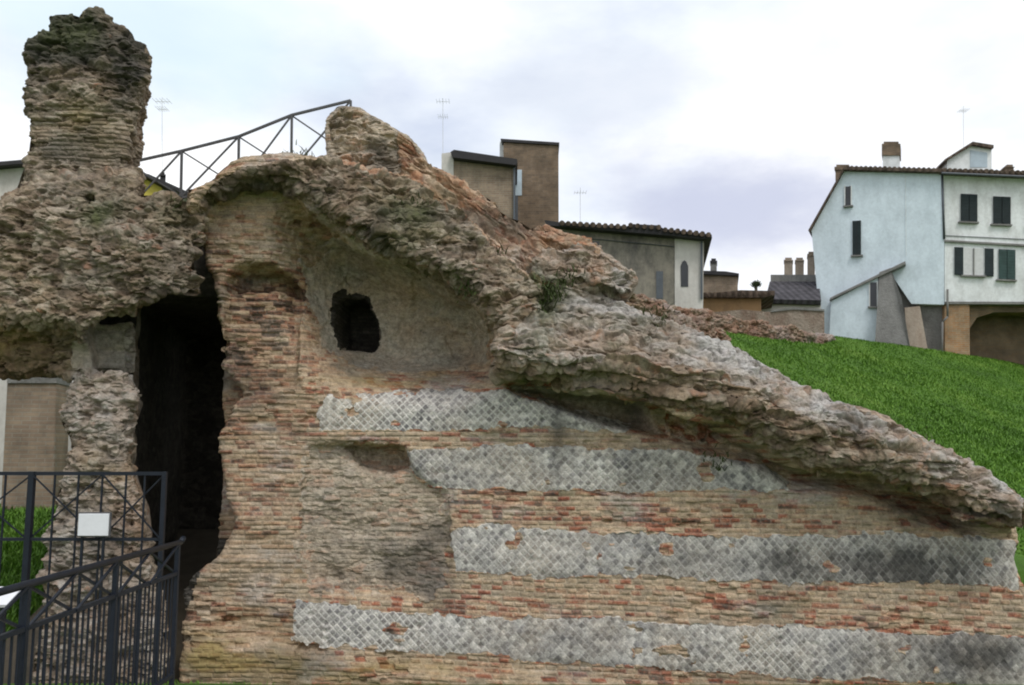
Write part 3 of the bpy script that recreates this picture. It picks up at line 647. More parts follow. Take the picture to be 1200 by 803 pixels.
zone[inpx(polyLP, 4, 4)] = 4; zone[inpx(polyK, 0, 3) & (py < 432) & (y > 9.7) & (y < 10.4)] = 3
zone[(y > 10.35) & (px > 100) & (z < 4.95)] = 5; zone[(y > 9.95) & (px > 196) & (py > 236)] = 5; zone[(y > 10.9) & (zone == 0) & (px > 60)] = 5  # passage interior and crack take the painted-in shade colour
sc = z+.02*fbm(x*1.2, y, z*1.2, 21, 2); uu = x+.8*y
row = np.floor(sc/PIT); fr = sc/PIT-row; bl = .17+.12*h01(row, 0, 0, 5)
cu = uu/bl+h01(row, 0, 0, 6)*7; colb = np.floor(cu); fu = cu-colb; bid = h01(row, colb, 0, 7); bid2 = h01(row, colb, 1, 8)
ed = np.minimum(np.minimum(fr, 1-fr)*PIT, np.minimum(fu, 1-fu)*bl); jb = 1-sst(.006, .016, ed)
w_stone, jw, w_disp = rubble(x, y, z, 21, .35); big = fbm(x*2.2, y*2.2, z*3, 62, 3)
bz = sst(.1, .5, spot(100, 160, 70, 35)+.25*fbm(x*2, y*2, z*4, 41, 3))*(zone == 1)      # courses show halfway up the pillar
b_disp = (1-jb)*(.004+.016*(bid2-.3))-.006*jb-.03*(bid < .12)+.05*(h01(row, 0, 0, 9)-.5)*sst(-.3, .3, fbm(x, y, z, 9, 2))+.4*w_disp
isb = (zone == 2) & (fbm(x*1.4, y*1.4, z*1.4, 51, 3) > .05)
stone = np.where(isb, np.clip(bid*.7+.1, 0, 1), w_stone*(1-bz)+bz*np.clip(.35+.5*bid, 0, 1))
joint = np.where(isb, jb, jw*(1-bz)+jb*bz)
disp = np.where(isb, b_disp+.04*big, w_disp*(1-bz)+(b_disp+.04*big)*bz)
disp = np.where(zone == 3, .012*fbm(x*4, y*4, z*4, 3, 3), np.where(zone == 5, .02*big, disp))
stone = np.where(zone == 3, np.clip(.55+.5*fbm(x*2, y*2, z*6, 4, 3), 0, 1), stone); joint = np.where((zone == 3) | (zone == 5), 0, joint)
fv = -((Nn*(V-np.array([0, 0, ZC]))).sum(1)/np.linalg.norm(V-np.array([0, 0, ZC]), axis=1)); disp = disp*sst(-.3, .05, fv)
nz1 = fbm(x*2.4, y*2.4, z*2.4, 70, 4)
stain = sst(.1, .5, fbm(x*1.4, y*1.4, z*1.4, 71, 4))*.65+.45*sst(.1, .45, fbm(x*.8, y*.8, z*1.1, 92, 5))+np.clip((spot(85, 40, 80, 38)*1.7+spot(60, 50, 45, 25)*.5+spot(35, 110, 22, 45)*.6+spot(160, 60, 25, 45)*.55)*(.75+1.0*nz1), 0, 1)*(zone == 1)
stain += np.clip((spot(190, 235, 50, 22)*.6+spot(150, 245, 30, 20)*.4+spot(60, 400, 60, 20)*.35)*(.6+nz1), 0, 1)*(zone != 1)
moss = np.clip((spot(80, 30, 70, 28)*.8+spot(110, 255, 18, 15)*.9+spot(200, 245, 50, 20)*.6+spot(120, 240, 40, 18)*.4)*(.5+1.4*nz1), 0, 1)
ochre = np.clip((spot(20, 410, 70, 30)*.5+spot(120, 555, 30, 25)*.7+spot(100, 145, 60, 30)*.35+spot(20, 350, 30, 40)*.3)*(.5+1.5*nz1), 0, .7)
pale = np.clip((spot(115, 455, 45, 35)*.85+spot(95, 640, 40, 50)*.4+spot(115, 400, 30, 20)*.2+spot(100, 230, 70, 60)*.2)*(.6+1.2*nz1), 0, 1)*(zone != 5)
A = dict(stone=stone, joint=joint, stain=np.clip(stain, 0, 1)*(zone != 5), moss=moss*(zone != 5), ochre=ochre*(zone != 5), pale=pale)
pil = empty('ruined_pillar_arch', (-4.8, 10.2, .3), 'tall ruined rubble pillar rising from a broken archway, dark top against the sky', 'ruin')
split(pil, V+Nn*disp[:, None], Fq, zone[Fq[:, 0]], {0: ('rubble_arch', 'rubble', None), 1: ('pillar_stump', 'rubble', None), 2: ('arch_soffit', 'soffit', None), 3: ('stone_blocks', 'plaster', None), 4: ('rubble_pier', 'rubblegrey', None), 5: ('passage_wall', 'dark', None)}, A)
coarse(pil, P, Q, rear, 'rear_face', 'rubble')
del V, Nn, Fq, A, f

# ------------------------------------------------------------------ things around: iron work
def w3(px, py, Y): return PT(px, py, Y)
# railing in front (runs towards the camera at x = -2.77)
rl = empty('railing', (-2.77, 5.2, .965), 'dark blue-grey iron railing with thick sloping handrail and close upright bars', 'railing')
X0 = -2.77
def rb(name, segs, w, k=4, mat='iron'):
    mb = MB()
    for a, b in segs: mb.bar(a, b, w, k)
    return mb.build(name, M[mat], rl, smooth=k > 4)
yA, yB, zt, zm, zb = 7.5, 1.6, 2.145, 1.90, 1.09
rb('handrail', [((X0, yB, zt), (X0, yA+.06, zt)), ((X0, yA+.06, zt), (X0, yA+.12, zt+.03))], .045, 10)
rb('lower_rail', [((X0, yB, zm), (X0, yA, zm))], .028)
rb('bottom_rail', [((X0, yB, zb), (X0, yA, zb))], .03)
py_ = [7.5, 6.35, 5.2, 4.05, 2.9, 1.75]
for yy in py_: rb('post', [((X0, yy, .94), (X0, yy, zt-.02))], .034)
for i in range(len(py_)-1):
    a, b = py_[i+1], py_[i]; m = (a+b)/2
    rb('cross_brace', [((X0+.012, a, zm), (X0+.012, m, zt)), ((X0+.012, m, zm), (X0+.012, b, zt))], .016)
    rb('cross_brace', [((X0-.012, a, zt), (X0-.012, m, zm)), ((X0-.012, m, zt), (X0-.012, b, zm))], .016)
yy = yA-.1
while yy > 2.0:
    if min(abs(yy-p) for p in py_) > .04: rb('baluster', [((X0, yy, zb), (X0, yy, zm))], .012)
    yy -= .075
# gate fence behind
Yg = 8.75; zg0 = .45
gt = empty('gate', (-4.5, Yg, zg0), 'dark iron gate with square frame and cross braces under the archway', 'gate')
def gx_(px): return PT(px, 600, Yg)[0]
zt2 = PT(100, 555, Yg)[2]; zm2 = PT(100, 632, Yg)[2]
def gb(name, segs, w): 
    mb = MB()
    for a, b in segs: mb.bar(a, b, w)
    mb.build(name, M['iron'], gt)
for p_, w in ((191, .042), (35, .055), (-120, .055)): gb('post', [((gx_(p_), Yg, zg0-.1), (gx_(p_), Yg, zt2+.02))], w)
gb('rail', [((gx_(-120), Yg, zt2), (gx_(191), Yg, zt2))], .035); gb('rail', [((gx_(-120), Yg, zm2), (gx_(191), Yg, zm2))], .03); gb('rail', [((gx_(-120), Yg, zg0+.15), (gx_(191), Yg, zg0+.15))], .035)
for p_ in (4, 62, 90, 118, 146, 168, -25, -55, -85): gb('bar', [((gx_(p_), Yg, zg0+.15), (gx_(p_), Yg, zt2))], .016)
for a, b in ((118, 191), (35, 118), (-60, 35)):
    gb('cross_brace', [((gx_(a), Yg+.02, zm2), (gx_(b), Yg+.02, zt2))], .013); gb('cross_brace', [((gx_(a), Yg-.02, zt2), (gx_(b), Yg-.02, zm2))], .013)
sg = empty('notice_board', tuple(PT(110, 628, 8.6)), 'small white notice board on two thin iron legs before the gate', 'sign')
a = PT(93, 602, 8.6); b = PT(127, 628, 8.6)
mb = MB(); mb.box(a[0], b[0], 8.585, 8.605, b[2], a[2]); mb.build('panel', M['sign'], sg, bevel=.004)
mb = MB(); mb.box(a[0]-.012, b[0]+.012, 8.606, 8.625, b[2]-.012, a[2]+.012); mb.build('backing', M['irongrey'], sg)
for p_ in (97, 122):
    xx = PT(p_, 615, 8.63)[0]; mb = MB(); mb.bar((xx, 8.637, ground_z(xx, 8.6)-.1), (xx, 8.637, a[2]-.02), .022); mb.build('leg', M['iron'], sg)
sg = empty('information_panel', tuple(PT(0, 705, 6.4)), 'white information panel just visible behind the railing at the edge of the picture', 'sign')
a = PT(-60, 690, 6.4); b = PT(17, 706, 6.4)
mb = MB(); mb.prism([(a[0], 6.3, b[2]), (b[0], 6.3, b[2]), (b[0], 6.5, a[2]), (a[0], 6.5, a[2])], [(a[0], 6.31, b[2]-.02), (b[0], 6.31, b[2]-.02), (b[0], 6.51, a[2]-.02), (a[0], 6.51, a[2]-.02)]); mb.build('panel', M['sign'], sg)
for xx in (a[0]+.1, b[0]-.08): 
    mb = MB(); mb.bar((xx, 6.41, .94), (xx, 6.41, (a[2]+b[2])/2-.02), .03); mb.build('leg', M['iron'], sg)
# guard rail on top of the ruin
gr = empty('guard_rail', tuple(PT(213, 230, 11.6)), 'thin grey guard rail with crossed braces climbing the ruin top', 'railing')
Yr = 11.6
tops = [(85, 207), (150, 191), (213, 177), (280, 160), (342, 135), (411, 118)]; bots = [(85, 262), (150, 246), (213, 230), (280, 219), (342, 200), (411, 182)]
T_ = [PT(*p, Yr) for p in tops]; B_ = [PT(*p, Yr) for p in bots]
def gb2(name, segs, w):
    mb = MB()
    for a, b in segs: mb.bar(a, b, w)
    mb.build(name, M['irongrey'], gr)
for t, b in zip(T_, B_): gb2('post', [(b-np.array([0, 0, .45]), t)], .030)
gb2('handrail', [(T_[i], T_[i+1]) for i in range(5)], .032)
for i in range(5):
    gb2('cross_brace', [(B_[i], T_[i+1])], .021); gb2('cross_brace', [(T_[i]+np.array([0, .04, 0]), B_[i+1]+np.array([0, .04, 0]))], .018)
gb2('bottom_rail', [(B_[i]+np.array([0, 0, -.02]), B_[i+1]+np.array([0, 0, -.02])) for i in range(5)], .03)

# ------------------------------------------------------------------ houses
class Plane:
    def __init__(s, px, Y, ang=0):      # upright plane through the ray of column px at distance Y, turned by ang about the vertical
        s.p = PT(px, 400, Y); s.n = np.array([math.sin(ang), -math.cos(ang), 0])
    def hit(s, px, py, off=0):
        d = ray(px, py); o = np.array([0, 0, ZC]); t = np.dot(s.p+s.n*off-o, s.n)/np.dot(d, s.n); return o+d*t
def pr(name, pts, pl, off, depth, mat, parent, base=None, bevel=0):
    A = [pl.hit(a, b, off) for a, b in pts]
    if base is not None:
        for i in base[0]: A[i][2] = base[1]
    B = [p-pl.n*depth for p in A]
    return MB().prism(A, B).build(name, M[mat], parent, bevel=bevel)
def rc(a, b, c, d): return [(a, b), (c, b), (c, d), (a, d)]
def window(pl, x0, y0, x1, y1, parent, off=0, pane='glass', fr='white2', sh=None, openw=False, sill=True, slant=0):
    def q(a, b, c, d): return [(a, b), (c, b+slant), (c, d+slant), (a, d)]
    e = 1.3
    w = pr('window', q(x0, y0, x1, y1), pl, off+.02, .10, pane, parent)
    if sh:
        m = (x0+x1)/2
        pr('shutter', q(x0+.3, y0+.3, m-.35, y1-.3), pl, off+.07, .04, sh, w); pr('shutter', q(m+.35, y0+.3, x1-.3, y1-.3), pl, off+.07, .04, sh, w)
    else:
        pr('frame', q(x0-e*.6, y0-e, x0+.5, y1+.3), pl, off+.05, .10, fr, w); pr('frame', q(x1-.5, y0-e, x1+e*.6, y1+.3), pl, off+.052, .10, fr, w)
    if sill: pr('sill', q(x0-2, y1, x1+2, y1+1.8), pl, off+.14, .2, 'stonegrey', w)
    return w
zb_ = 5.6
# white house
g = Plane(1103, 33, R(-25)); fa = Plane(1103, 33, R(-9))
h = empty('white_house', (16, 36, 5.6), 'large pale blue-white house with green shutters standing over a brick vault on the slope', 'house')
pr('gable_wall', [(966, 425), (951, 269), (990, 199), (1103, 201), (1106.5, 285), (1106.5, 357), (1068, 356), (1042, 318), (1030, 320), (1030, 425)], g, 0, 8, 'white', h, ((0, 9), zb_))
pr('front_wall', [(1103.3, 201), (1290, 209), (1290, 354), (1107, 353.5), (1107, 285)], fa, .004, 8, 'white2', h)
pr('gable_wall', rc(1030, 319, 1068, 356)[:0] or [(1030, 322), (1042, 319), (1068, 357), (1107, 358), (1107, 425), (1030, 425)], g, -.35, 6, 'stonegrey', h, ((4, 5), zb_))
# roofs
pr('roof', [(949, 271), (989.5, 197.5), (989.5, 194.5), (947, 270)], g, .25, 8.5, 'rooftile', h)
pr('roof', [(988, 198.5), (988, 195), (1103.5, 198), (1103.5, 201.5)], g, .3, 8.4, 'rooftile', h)
pr('roof', [(1103.8, 198), (1292, 203.5), (1292, 209.5), (1103.8, 201.5)], fa, .42, 8.6, 'rooftile', h)
pr('eaves', [(1104, 202), (1290, 209.6), (1290, 211), (1104, 203.3)], fa, .2, .19, 'white2', h)
pr('cornice', [(1106.5, 281), (1290, 291.5), (1290, 294), (1106.5, 283.2)], fa, .1, .16, 'stonegrey', h)
dp = MB()
for a, b in (((1103, 203), (1105.5, 281)),): dp.bar(fa.hit(*a)+fa.n*.1, fa.hit(*b)+fa.n*.1, .09, 8)
dp.build('drainpipe', M['pipe'], h, smooth=True)
dp = MB()
for a, b in (((1109, 340), (1109, 372)), ((1109, 372), (1103, 378)), ((1103, 378), (1102.5, 422))): dp.bar(fa.hit(*a)+fa.n*.14, fa.hit(*b)+fa.n*.14, .08, 8)
dp.build('drainpipe', M['stonegrey'], h, smooth=True)
# windows on the front
window(fa, 1126, 227, 1145.5, 259, h, .004, sh='shutter', slant=.9); window(fa, 1164, 230, 1184.5, 262, h, .004, sh='shutter', slant=.9)
window(fa, 1205, 232, 1226, 264, h, .004, sh='shutter', slant=.9)
w = window(fa, 1129, 290.5, 1154, 322, h, .004, pane='curtain', fr='white2', slant=1)
pr('shutter', [(1119, 289.5), (1129, 290), (1129, 322.5), (1119, 322)], fa, .07, .05, 'shutter', w); pr('shutter', [(1154, 291), (1164.5, 291.5), (1164.5, 324), (1154, 323.4)], fa, .07, .05, 'shutter', w)
pr('mullion', [(1140.6, 291), (1142, 291), (1142, 322.5), (1140.6, 322.4)], fa, .06, .05, 'stonegrey', w)
window(fa, 1170.5, 292, 1190, 327, h, .004, sh='shutter2', slant=1); window(fa, 1212, 294, 1232, 330, h, .004, sh='shutter2', slant=1)
# windows on the gable
w = window(g, 999, 259, 1009, 299, h, 0, sh='shutter', slant=-.6); window(g, 990, 219, 997.5, 241, h, 0, pane='glass', slant=-1)
# lean-to with sloping coping, buttress
pr('lean_to_wall', [(968, 425), (974, 353), (1029, 325), (1027, 425)], g, .35, .34, 'white', h, ((0, 3), zb_))
pr('coping', [(972, 352), (973, 349), (1061, 306), (1061, 309.5)], g, .5, .49, 'stonegrey', h)
window(g, 1019, 331, 1028, 359, h, .35, pane='glass', slant=0)
A_ = [g.hit(1024, 425), g.hit(1031, 321), g.hit(1044, 316), g.hit(1057, 352), g.hit(1072, 425)]
A_ = [p+g.n*o_ for p, o_ in zip(A_, (1.3, .35, .35, .8, 1.3))]
for i in (0, 4): A_[i][2] = zb_
MB().prism(A_, [p-g.n*1.4 for p in A_]).build('buttress', M['stonegrey'], h)
A_ = [g.hit(1066, 425), g.hit(1060, 361), g.hit(1078, 359), g.hit(1092, 425)]
A_ = [p+g.n*o_ for p, o_ in zip(A_, (.7, .05, .05, .6))]
for i in (0, 3): A_[i][2] = zb_
MB().prism(A_, [p-g.n*.9 for p in A_]).build('buttress', M['ragwall'], h)
# vault under the house
pr('vault_pier', [(1107, 354.5), (1136, 355.5), (1136, 430), (1107, 430)], fa, -.02, 1.2, 'orangebrick', h, ((2, 3), zb_))
arc = [(1300, 355.5), (1300, 430), (1270, 430), (1262, 385), (1240, 372), (1205, 366), (1165, 366), (1145, 372), (1136.2, 385), (1136.2, 355.5)]
pr('vault_arch', arc, fa, -.3, 1.0, 'vaultbrick', h, ((1, 2), zb_))
pr('vault_back', rc(1125, 354, 1310, 430), fa, -1.6, 1.0, 'vaultbrick', h, ((2, 3), zb_))
pr('vault_slab', [(1107, 353.8), (1295, 354.5), (1295, 357), (1107, 356.3)], fa, .06, 7, 'stonegrey', h)
# chimneys, dormer
def chimney(parent, pl, x0, x1, yt, yb, off, wall='white2', capw=2, caph=9, cap='towerbrick', d=.7):
    c = pr('chimney', [(x0, yt+caph), (x1, yt+caph), (x1, yb), (x0, yb)], pl, off, d, wall, parent)
    pr('cap', rc(x0-capw*.6, yt+2.5, x1+capw*.6, yt+caph), pl, off+.06, d+.12, cap, c); pr('cap', rc(x0+1, yt, x1-1, yt+2.5), pl, off-.05, d-.1, cap, c)
chimney(h, g, 1034.5, 1054, 166, 200, -1, caph=16); chimney(h, g, 979, 996, 193, 212, -1.6, 'towerbrick', caph=6); chimney(h, fa, 1179, 1188, 193, 206, -1, 'towerbrick', caph=3)
pr('dormer', [(1110, 203), (1110, 187), (1140, 170), (1162, 173.5), (1162, 203)], fa, -.7, 3, 'white2', h)
pr('dormer_roof', [(1107.5, 189), (1107.5, 186.5), (1140, 166), (1164.5, 170), (1164.5, 173.5), (1140, 169.3)], fa, -.5, 3.4, 'rooftile', h)
pr('dormer_window', [(1137, 176), (1157, 179), (1157, 196), (1137, 196)], fa, -.68, .1, 'paleglass', h)
# ---- flat brown house and tower
t1 = Plane(620, 31, R(-1.5)); t = empty('brick_tower', (.6, 33, 5.5), 'square brown brick tower house with flat top rising behind the ruin', 'tower')
pr('wall', [(590, 166), (654.5, 169.5), (654.5, 330), (590, 330)], t1, 0, 4, 'towerbrick', t, ((2, 3), zb_))
pr('parapet', [(586.5, 162.5), (655.5, 167), (655.5, 170), (588.5, 166)], t1, .08, 4.2, 'roofdark', t)
pr('side_wall', [(585.5, 166), (591, 166), (591, 190), (585.5, 188)], t1, -.3, 3, 'white2', t)
pr('window', rc(603.5, 199, 611.5, 229), t1, .02, .1, 'paleglass', t)
pr('downpipe', rc(604.5, 229, 607, 300), t1, .06, .06, 'pipe', t)
t2 = Plane(560, 29); t = empty('flat_house', (-1.2, 31, 5.5), 'low brown house with thick dark flat roof edge beside the brick tower', 'house')
pr('wall', [(531, 186), (603.5, 195), (603.5, 330), (531, 330)], t2, 0, 5, 'tanbrick', t, ((2, 3), zb_))
pr('corner_wall', [(517.5, 180), (531.5, 178), (531.5, 330), (517.5, 330)], t2, .05, 5, 'palehouse', t, ((2, 3), zb_))
pr('roof', [(528, 178), (532, 175.5), (606, 186.5), (606.5, 191.5), (604, 193.5), (531, 184.5)], t2, .35, 5.5, 'roofdark', t)
pr('downpipe', rc(601.5, 193, 604, 320), t2, .1, .1, 'pipe', t)
# ---- long house
t3 = Plane(740, 27, R(-9)); t = empty('long_house', (4, 30, 5.5), 'long low house with dark stained grey wall, white end and tiled eaves', 'house')
pr('stained_wall', [(640, 262), (790.5, 277), (790.5, 420), (640, 420)], t3, 0, 6, 'greypatch', t, ((2, 3), zb_))
pr('end_wall', [(790.7, 277), (825, 280), (823, 420), (790.7, 420)], t3, .03, 6, 'palehouse', t, ((2, 3), zb_))
pr('roof', [(638, 258), (660, 261), (735, 265), (740, 262.5), (770, 264), (778, 268), (834, 275), (834.5, 279), (826, 280), (790, 276.5), (640, 264)], t3, .4, 6.5, 'roofdark', t)
pr('downpipe', rc(821, 281, 823.5, 350), t3, .12, .09, 'pipe', t)
aw = [(798, 336), (797.5, 312), (799.5, 307), (802, 305), (804.5, 307), (806.5, 312), (806.5, 336)]
pr('arched_window', aw, t3, .05, .1, 'glass', t); pr('small_window', rc(690, 283, 702, 292), t3, .02, .1, 'glass', t); pr('door', rc(769, 318, 777, 350), t3, .02, .1, 'pipe', t)
# ---- little houses between
t4 = Plane(845, 36, R(-13)); t = empty('stone_cottage', (8.6, 38, 5.5), 'small grey-brown stone house with dark flat roof seen past the white house end', 'house')
pr('wall', [(815, 320), (864.5, 321), (864.5, 420), (815, 420)], t4, 0, 5, 'tanbrick', t, ((2, 3), zb_)); pr('roof', [(814, 317), (850, 318), (866, 320.5), (866, 323), (814, 321)], t4, .2, 5.4, 'roofdark', t)
chimney(t, t4, 832.5, 840, 303, 320, -.5, 'stonegrey', .8, 5, 'roofdark', .6)
t5 = Plane(860, 32, R(-14)); t = empty('ochre_house', (8, 34, 5.5), 'low ochre orange house with brown tiled roof below the stone cottage', 'house')
pr('wall', [(824, 347), (892, 347), (892, 420), (824, 420)], t5, 0, 3, 'ochrewall', t, ((2, 3), zb_)); pr('roof', [(822, 345), (868, 340), (908, 341), (908, 346), (894, 348.5), (822, 348.5)], t5, .3, 3.4, 'rooftile', t)
t6 = Plane(925, 34, R(-17)); t = empty('slate_house', (10.6, 36, 5.5), 'small house with steep slate roof and three chimneys beside the white house', 'house')
pr('wall', [(888, 353), (962, 355), (962, 425), (888, 425)], t6, 0, 5, 'palehouse', t, ((2, 3), zb_))
t11 = Plane(910, 30, R(-17)); sw = empty('stone_wall', tuple(PT(905, 400, 30)), 'weathered reddish stone wall under the slate house, reaching the white house corner', 'wall')
pr('wall_face', [(836, 366), (870, 363), (905, 366), (930, 363), (966, 365), (966, 425), (836, 425)], t11, 0, .5, 'oldstone', sw, ((5, 6), zb_)); pr('coping', [(904, 363.5), (930, 360.5), (966, 362.5), (966, 364.8), (930, 362.8), (904, 365.8)], t11, .05, .6, 'stonegrey', sw)
A_ = [t6.hit(897, 352)+t6.n*.3, t6.hit(962, 353.5)+t6.n*.3, t6.hit(962, 318)-t6.n*2.2, t6.hit(901, 318)-t6.n*2.2]
MB().prism(A_, [p+np.array([0, .1, -.15]) for p in A_]).build('roof', M['slate'], t)
pr('wall', [(903, 322), (962, 322), (962, 354), (903, 354)], t6, -2.2, 3, 'stonegrey', t)
pr('cornice', [(886, 352), (962, 354), (962, 357.5), (886, 355.5)], t6, .12, .14, 'roofdark', t)
chimney(t, t6, 919, 929, 302, 322, -2.4, 'ragwall', .8, 4, 'ragwall', .6); chimney(t, t6, 932, 942, 302, 322, -2.4, 'ragwall', .8, 4, 'ragwall', .6); chimney(t, t6, 946.5, 955, 295, 322, -2.2, 'ragwall', .8, 5, 'tanbrick', .6)
# ---- left edge
t7 = Plane(0, 24, R(26)); t = empty('grey_house', (-15, 26, 5), 'pale grey house with dark eaves showing left of the tall ruined pillar', 'house')
pr('wall', [(-160, 205), (60, 194), (60, 420), (-160, 420)], t7, 0, 6, 'palehouse', t, ((2, 3), 1.5)); pr('roof', [(-165, 203), (65, 184), (65, 188.5), (-165, 208)], t7, .4, 6.5, 'roofdark', t)
t8 = Plane(164, 26, R(22)); t = empty('yellow_house', (-11, 28, 5), 'yellow rendered house with sloping dark roof glimpsed behind the guard rail', 'house')
pr('wall', [(110, 200), (172, 206), (190, 214), (190, 300), (110, 300)], t8, 0, 4, 'yellow', t, ((3, 4), 1.5)); pr('roof', [(108, 193), (174, 204), (194, 213), (236, 232), (236, 236), (190, 217), (172, 207.5), (108, 197)], t8, .3, 4.4, 'roofdark', t)
pr('annex_wall', [(190.2, 218), (235, 237), (235, 300), (190.2, 300)], t8, -.1, 4, 'palehouse', t, ((2, 3), 1.5)); chimney(t, t8, 188, 194, 202, 217, .1, 'roofdark', .6, 4, 'roofdark', .5)
# rows of curved tiles along the eaves, gutters, cables
def eave_tiles(parent, pl, p0, p1, off, mat, w=.16, ln=.9):
    a, b = pl.hit(*p0, off), pl.hit(*p1, off); n = int(np.linalg.norm(b-a)/(w*1.12)); mb = MB()
    for i in range(n):
        p = a+(b-a)*((i+.5)/n); j = rng.random()*.05
        mb.bar(p+pl.n*j, p-pl.n*ln+np.array([0, 0, ln*.16]), w*(.92+.16*rng.random()), 7)
    mb.build('roof_tiles', M[mat], parent)
def line(parent, name, pl, p0, p1, off, w, mat):
    mb = MB(); mb.bar(pl.hit(*p0, off), pl.hit(*p1, off), w, 6); mb.build(name, M[mat], parent)
eave_tiles(h, fa, (1104, 199.3), (1290, 205), .45, 'rooftile'); eave_tiles(h, g, (990, 196.3), (1103, 199), .28, 'rooftile', .15)
line(h, 'gutter', fa, (1103.5, 203), (1290, 211), .5, .09, 'pipe'); line(h, 'cable', g, (1061, 206), (1062, 300), .03, .016, 'white2'); line(h, 'cable', fa, (1106, 276), (1290, 285), .03, .03, 'pipe')
LH = bpy.data.objects['long_house']
eave_tiles(LH, t3, (655, 261.5), (735, 266), .5, 'rooftile'); eave_tiles(LH, t3, (735, 264), (776, 267), .5, 'rooftile'); eave_tiles(LH, t3, (776, 269), (834, 275.5), .5, 'rooftile')
line(LH, 'cable', t3, (650, 276), (790, 289), .04, .025, 'pipe')
SH = bpy.data.objects['slate_house']; window(t6, 914, 370, 923, 388, SH, 0, pane='glass', fr='palehouse')
OH = bpy.data.objects['ochre_house']; eave_tiles(OH, t5, (823, 345.5), (907, 343.5), .34, 'rooftile', .15)
# antennas
def antenna(px, y0, y1, Y, label, bars):
    o = empty('antenna', tuple(PT(px, y1, Y)), label, 'antenna', 'aerials on the roofs')
    mb = MB(); mb.bar(PT(px, y1+25, Y), PT(px, y0, Y), .016, 6); mb.build('mast', M['aluminium'], o)
    for yy, wd in bars:
        c = PT(px, yy, Y); mb = MB(); mb.bar(c-np.array([wd, 0, 0]), c+np.array([wd, .1, .03]), .012)
        for k in range(5): e = c+np.array([wd*(k/2-1), .0, .012]); mb.bar(e-np.array([.0, .22, .0]), e+np.array([0, .22, .0]), .008)
        mb.build('crossbar', M['aluminium'], o)
antenna(190, 114, 178, 26, 'slim tv aerial between the ruined pillar and the guard rail', [(119, .22), (128, .14)])
antenna(519, 115, 176, 30, 'slim tv aerial on the flat brown house roof', [(119, .22), (137, .16)])
antenna(680, 220, 258, 30, 'faint thin tv aerial above the long low house', [(226, .2)])
antenna(1129, 124, 170, 35, 'thin tv aerial above the dormer of the white house', [(130, .16)])
# things seen through the arch
t9 = Plane(30, 16, R(10)); t = empty('stone_pier', (-8.6, 16.4, 1.6), 'square brown stone pier standing in daylight behind the archway', 'pier')
pr('shaft', [(8, 446), (66, 446), (61, 640), (-2, 640)], t9, 0, .8, 'tanbrick', t, ((2, 3), 1.2), .03); pr('cap', [(10, 420), (67, 420), (66, 449), (8, 449)], t9, .04, .9, 'stonegrey', t)
t10 = Plane(30, 18); t = empty('pale_wall', (-10, 18.2, 2), 'pale rendered wall behind the stone pier, seen through the archway', 'wall')
pr('wall', [(-200, 380), (112, 380), (112, 640), (-200, 640)], t10, 0, .4, 'palehouse', t, ((2, 3), 1.4)); pr('coping', [(-200, 376), (113, 376), (113, 380.5), (-200, 380.5)], t10, .06, .52, 'stonegrey', t)

# low ruined wall along the crest between the ruin and the houses
f = Field(1.2, 11.0, 15.6, 28.4, 4.2, 7.8, .10)
pts = [(690, 339, 21.5), (740, 345, 21.8), (800, 362, 22), (850, 373, 22.4), (900, 383, 23.2), (950, 394, 25), (980, 401, 27.6)]
d = np.full(f.d.shape, 9.0, np.float32)
pt2 = [(735, 352, 17), (790, 369, 18), (812, 377, 18.6), (832, 388, 19.4)]
for a, b in list(zip(pts, pts[1:]))+list(zip(pt2, pt2[1:])):
    A_, B_ = PT(*a), PT(*b); e = B_[:2]-A_[:2]; l2 = e@e
    tt = np.clip(((f.x-A_[0])*e[0]+(f.y-A_[1])*e[1])/l2, 0, 1)
    dd = np.sqrt((f.x-A_[0]-tt*e[0])**2+(f.y-A_[1]-tt*e[1])**2)-.35
    d = np.minimum(d, np.maximum(dd, f.z-(A_[2]+tt*(B_[2]-A_[2])+.02)))
f.add((d+.16*f.n(9)+.05*f.n(60)).astype(np.float32))
P, Q = f.mesh(); Field._c.clear()
V, Nn, Fq = refine(P, Q, np.ones(len(Q), bool)); x, y, z = V.T
wid, jw, dl = rubble(x, y, z, 41, .8); V = V+Nn*dl[:, None]
zz0 = np.zeros(len(V))
o = link('low_ruined_wall', npmesh('low_ruined_wall', V, Fq, dict(stone=np.clip(wid*.9+.1, 0, 1), joint=jw, stain=.4*sst(.1, .5, fbm(x, y, z, 3, 3)), moss=.6*sst(.15, .5, fbm(x*1.5, y*1.5, z*1.5, 8, 3)), ochre=zz0, pale=.5*sst(0, .5, fbm(x*.6, y*.6, z, 6, 3)+.45*sst(22.6, 24.5, y)))), M['reddish'])
tag(o, 'low reddish-brown ruined wall running along the top of the grass to the houses', 'wall')

# far tree
tr = empty('tree', tuple(PT(886, 345, 60)), 'tiny round tree far off between the little houses', 'tree')
c = PT(886, 333, 60); mb = MB(); mb.bar(PT(886, 352, 60), c, .2, 6); mb.build('trunk', M['bark'], tr)
r_ = np.random.default_rng(9); mb = MB()
for i in range(1500):
    v = r_.normal(size=3); v = v/np.linalg.norm(v)*(r_.random()**.5)*np.array([.38, .38, .26])*(.8+.3*math.sin(5*v[0]/.4)); p = c+v; a = r_.normal(size=3)*.045; b = r_.normal(size=3)*.045
    mb.poly([p, p+a, p+b])
mb.build('crown', M['foliage'], tr)

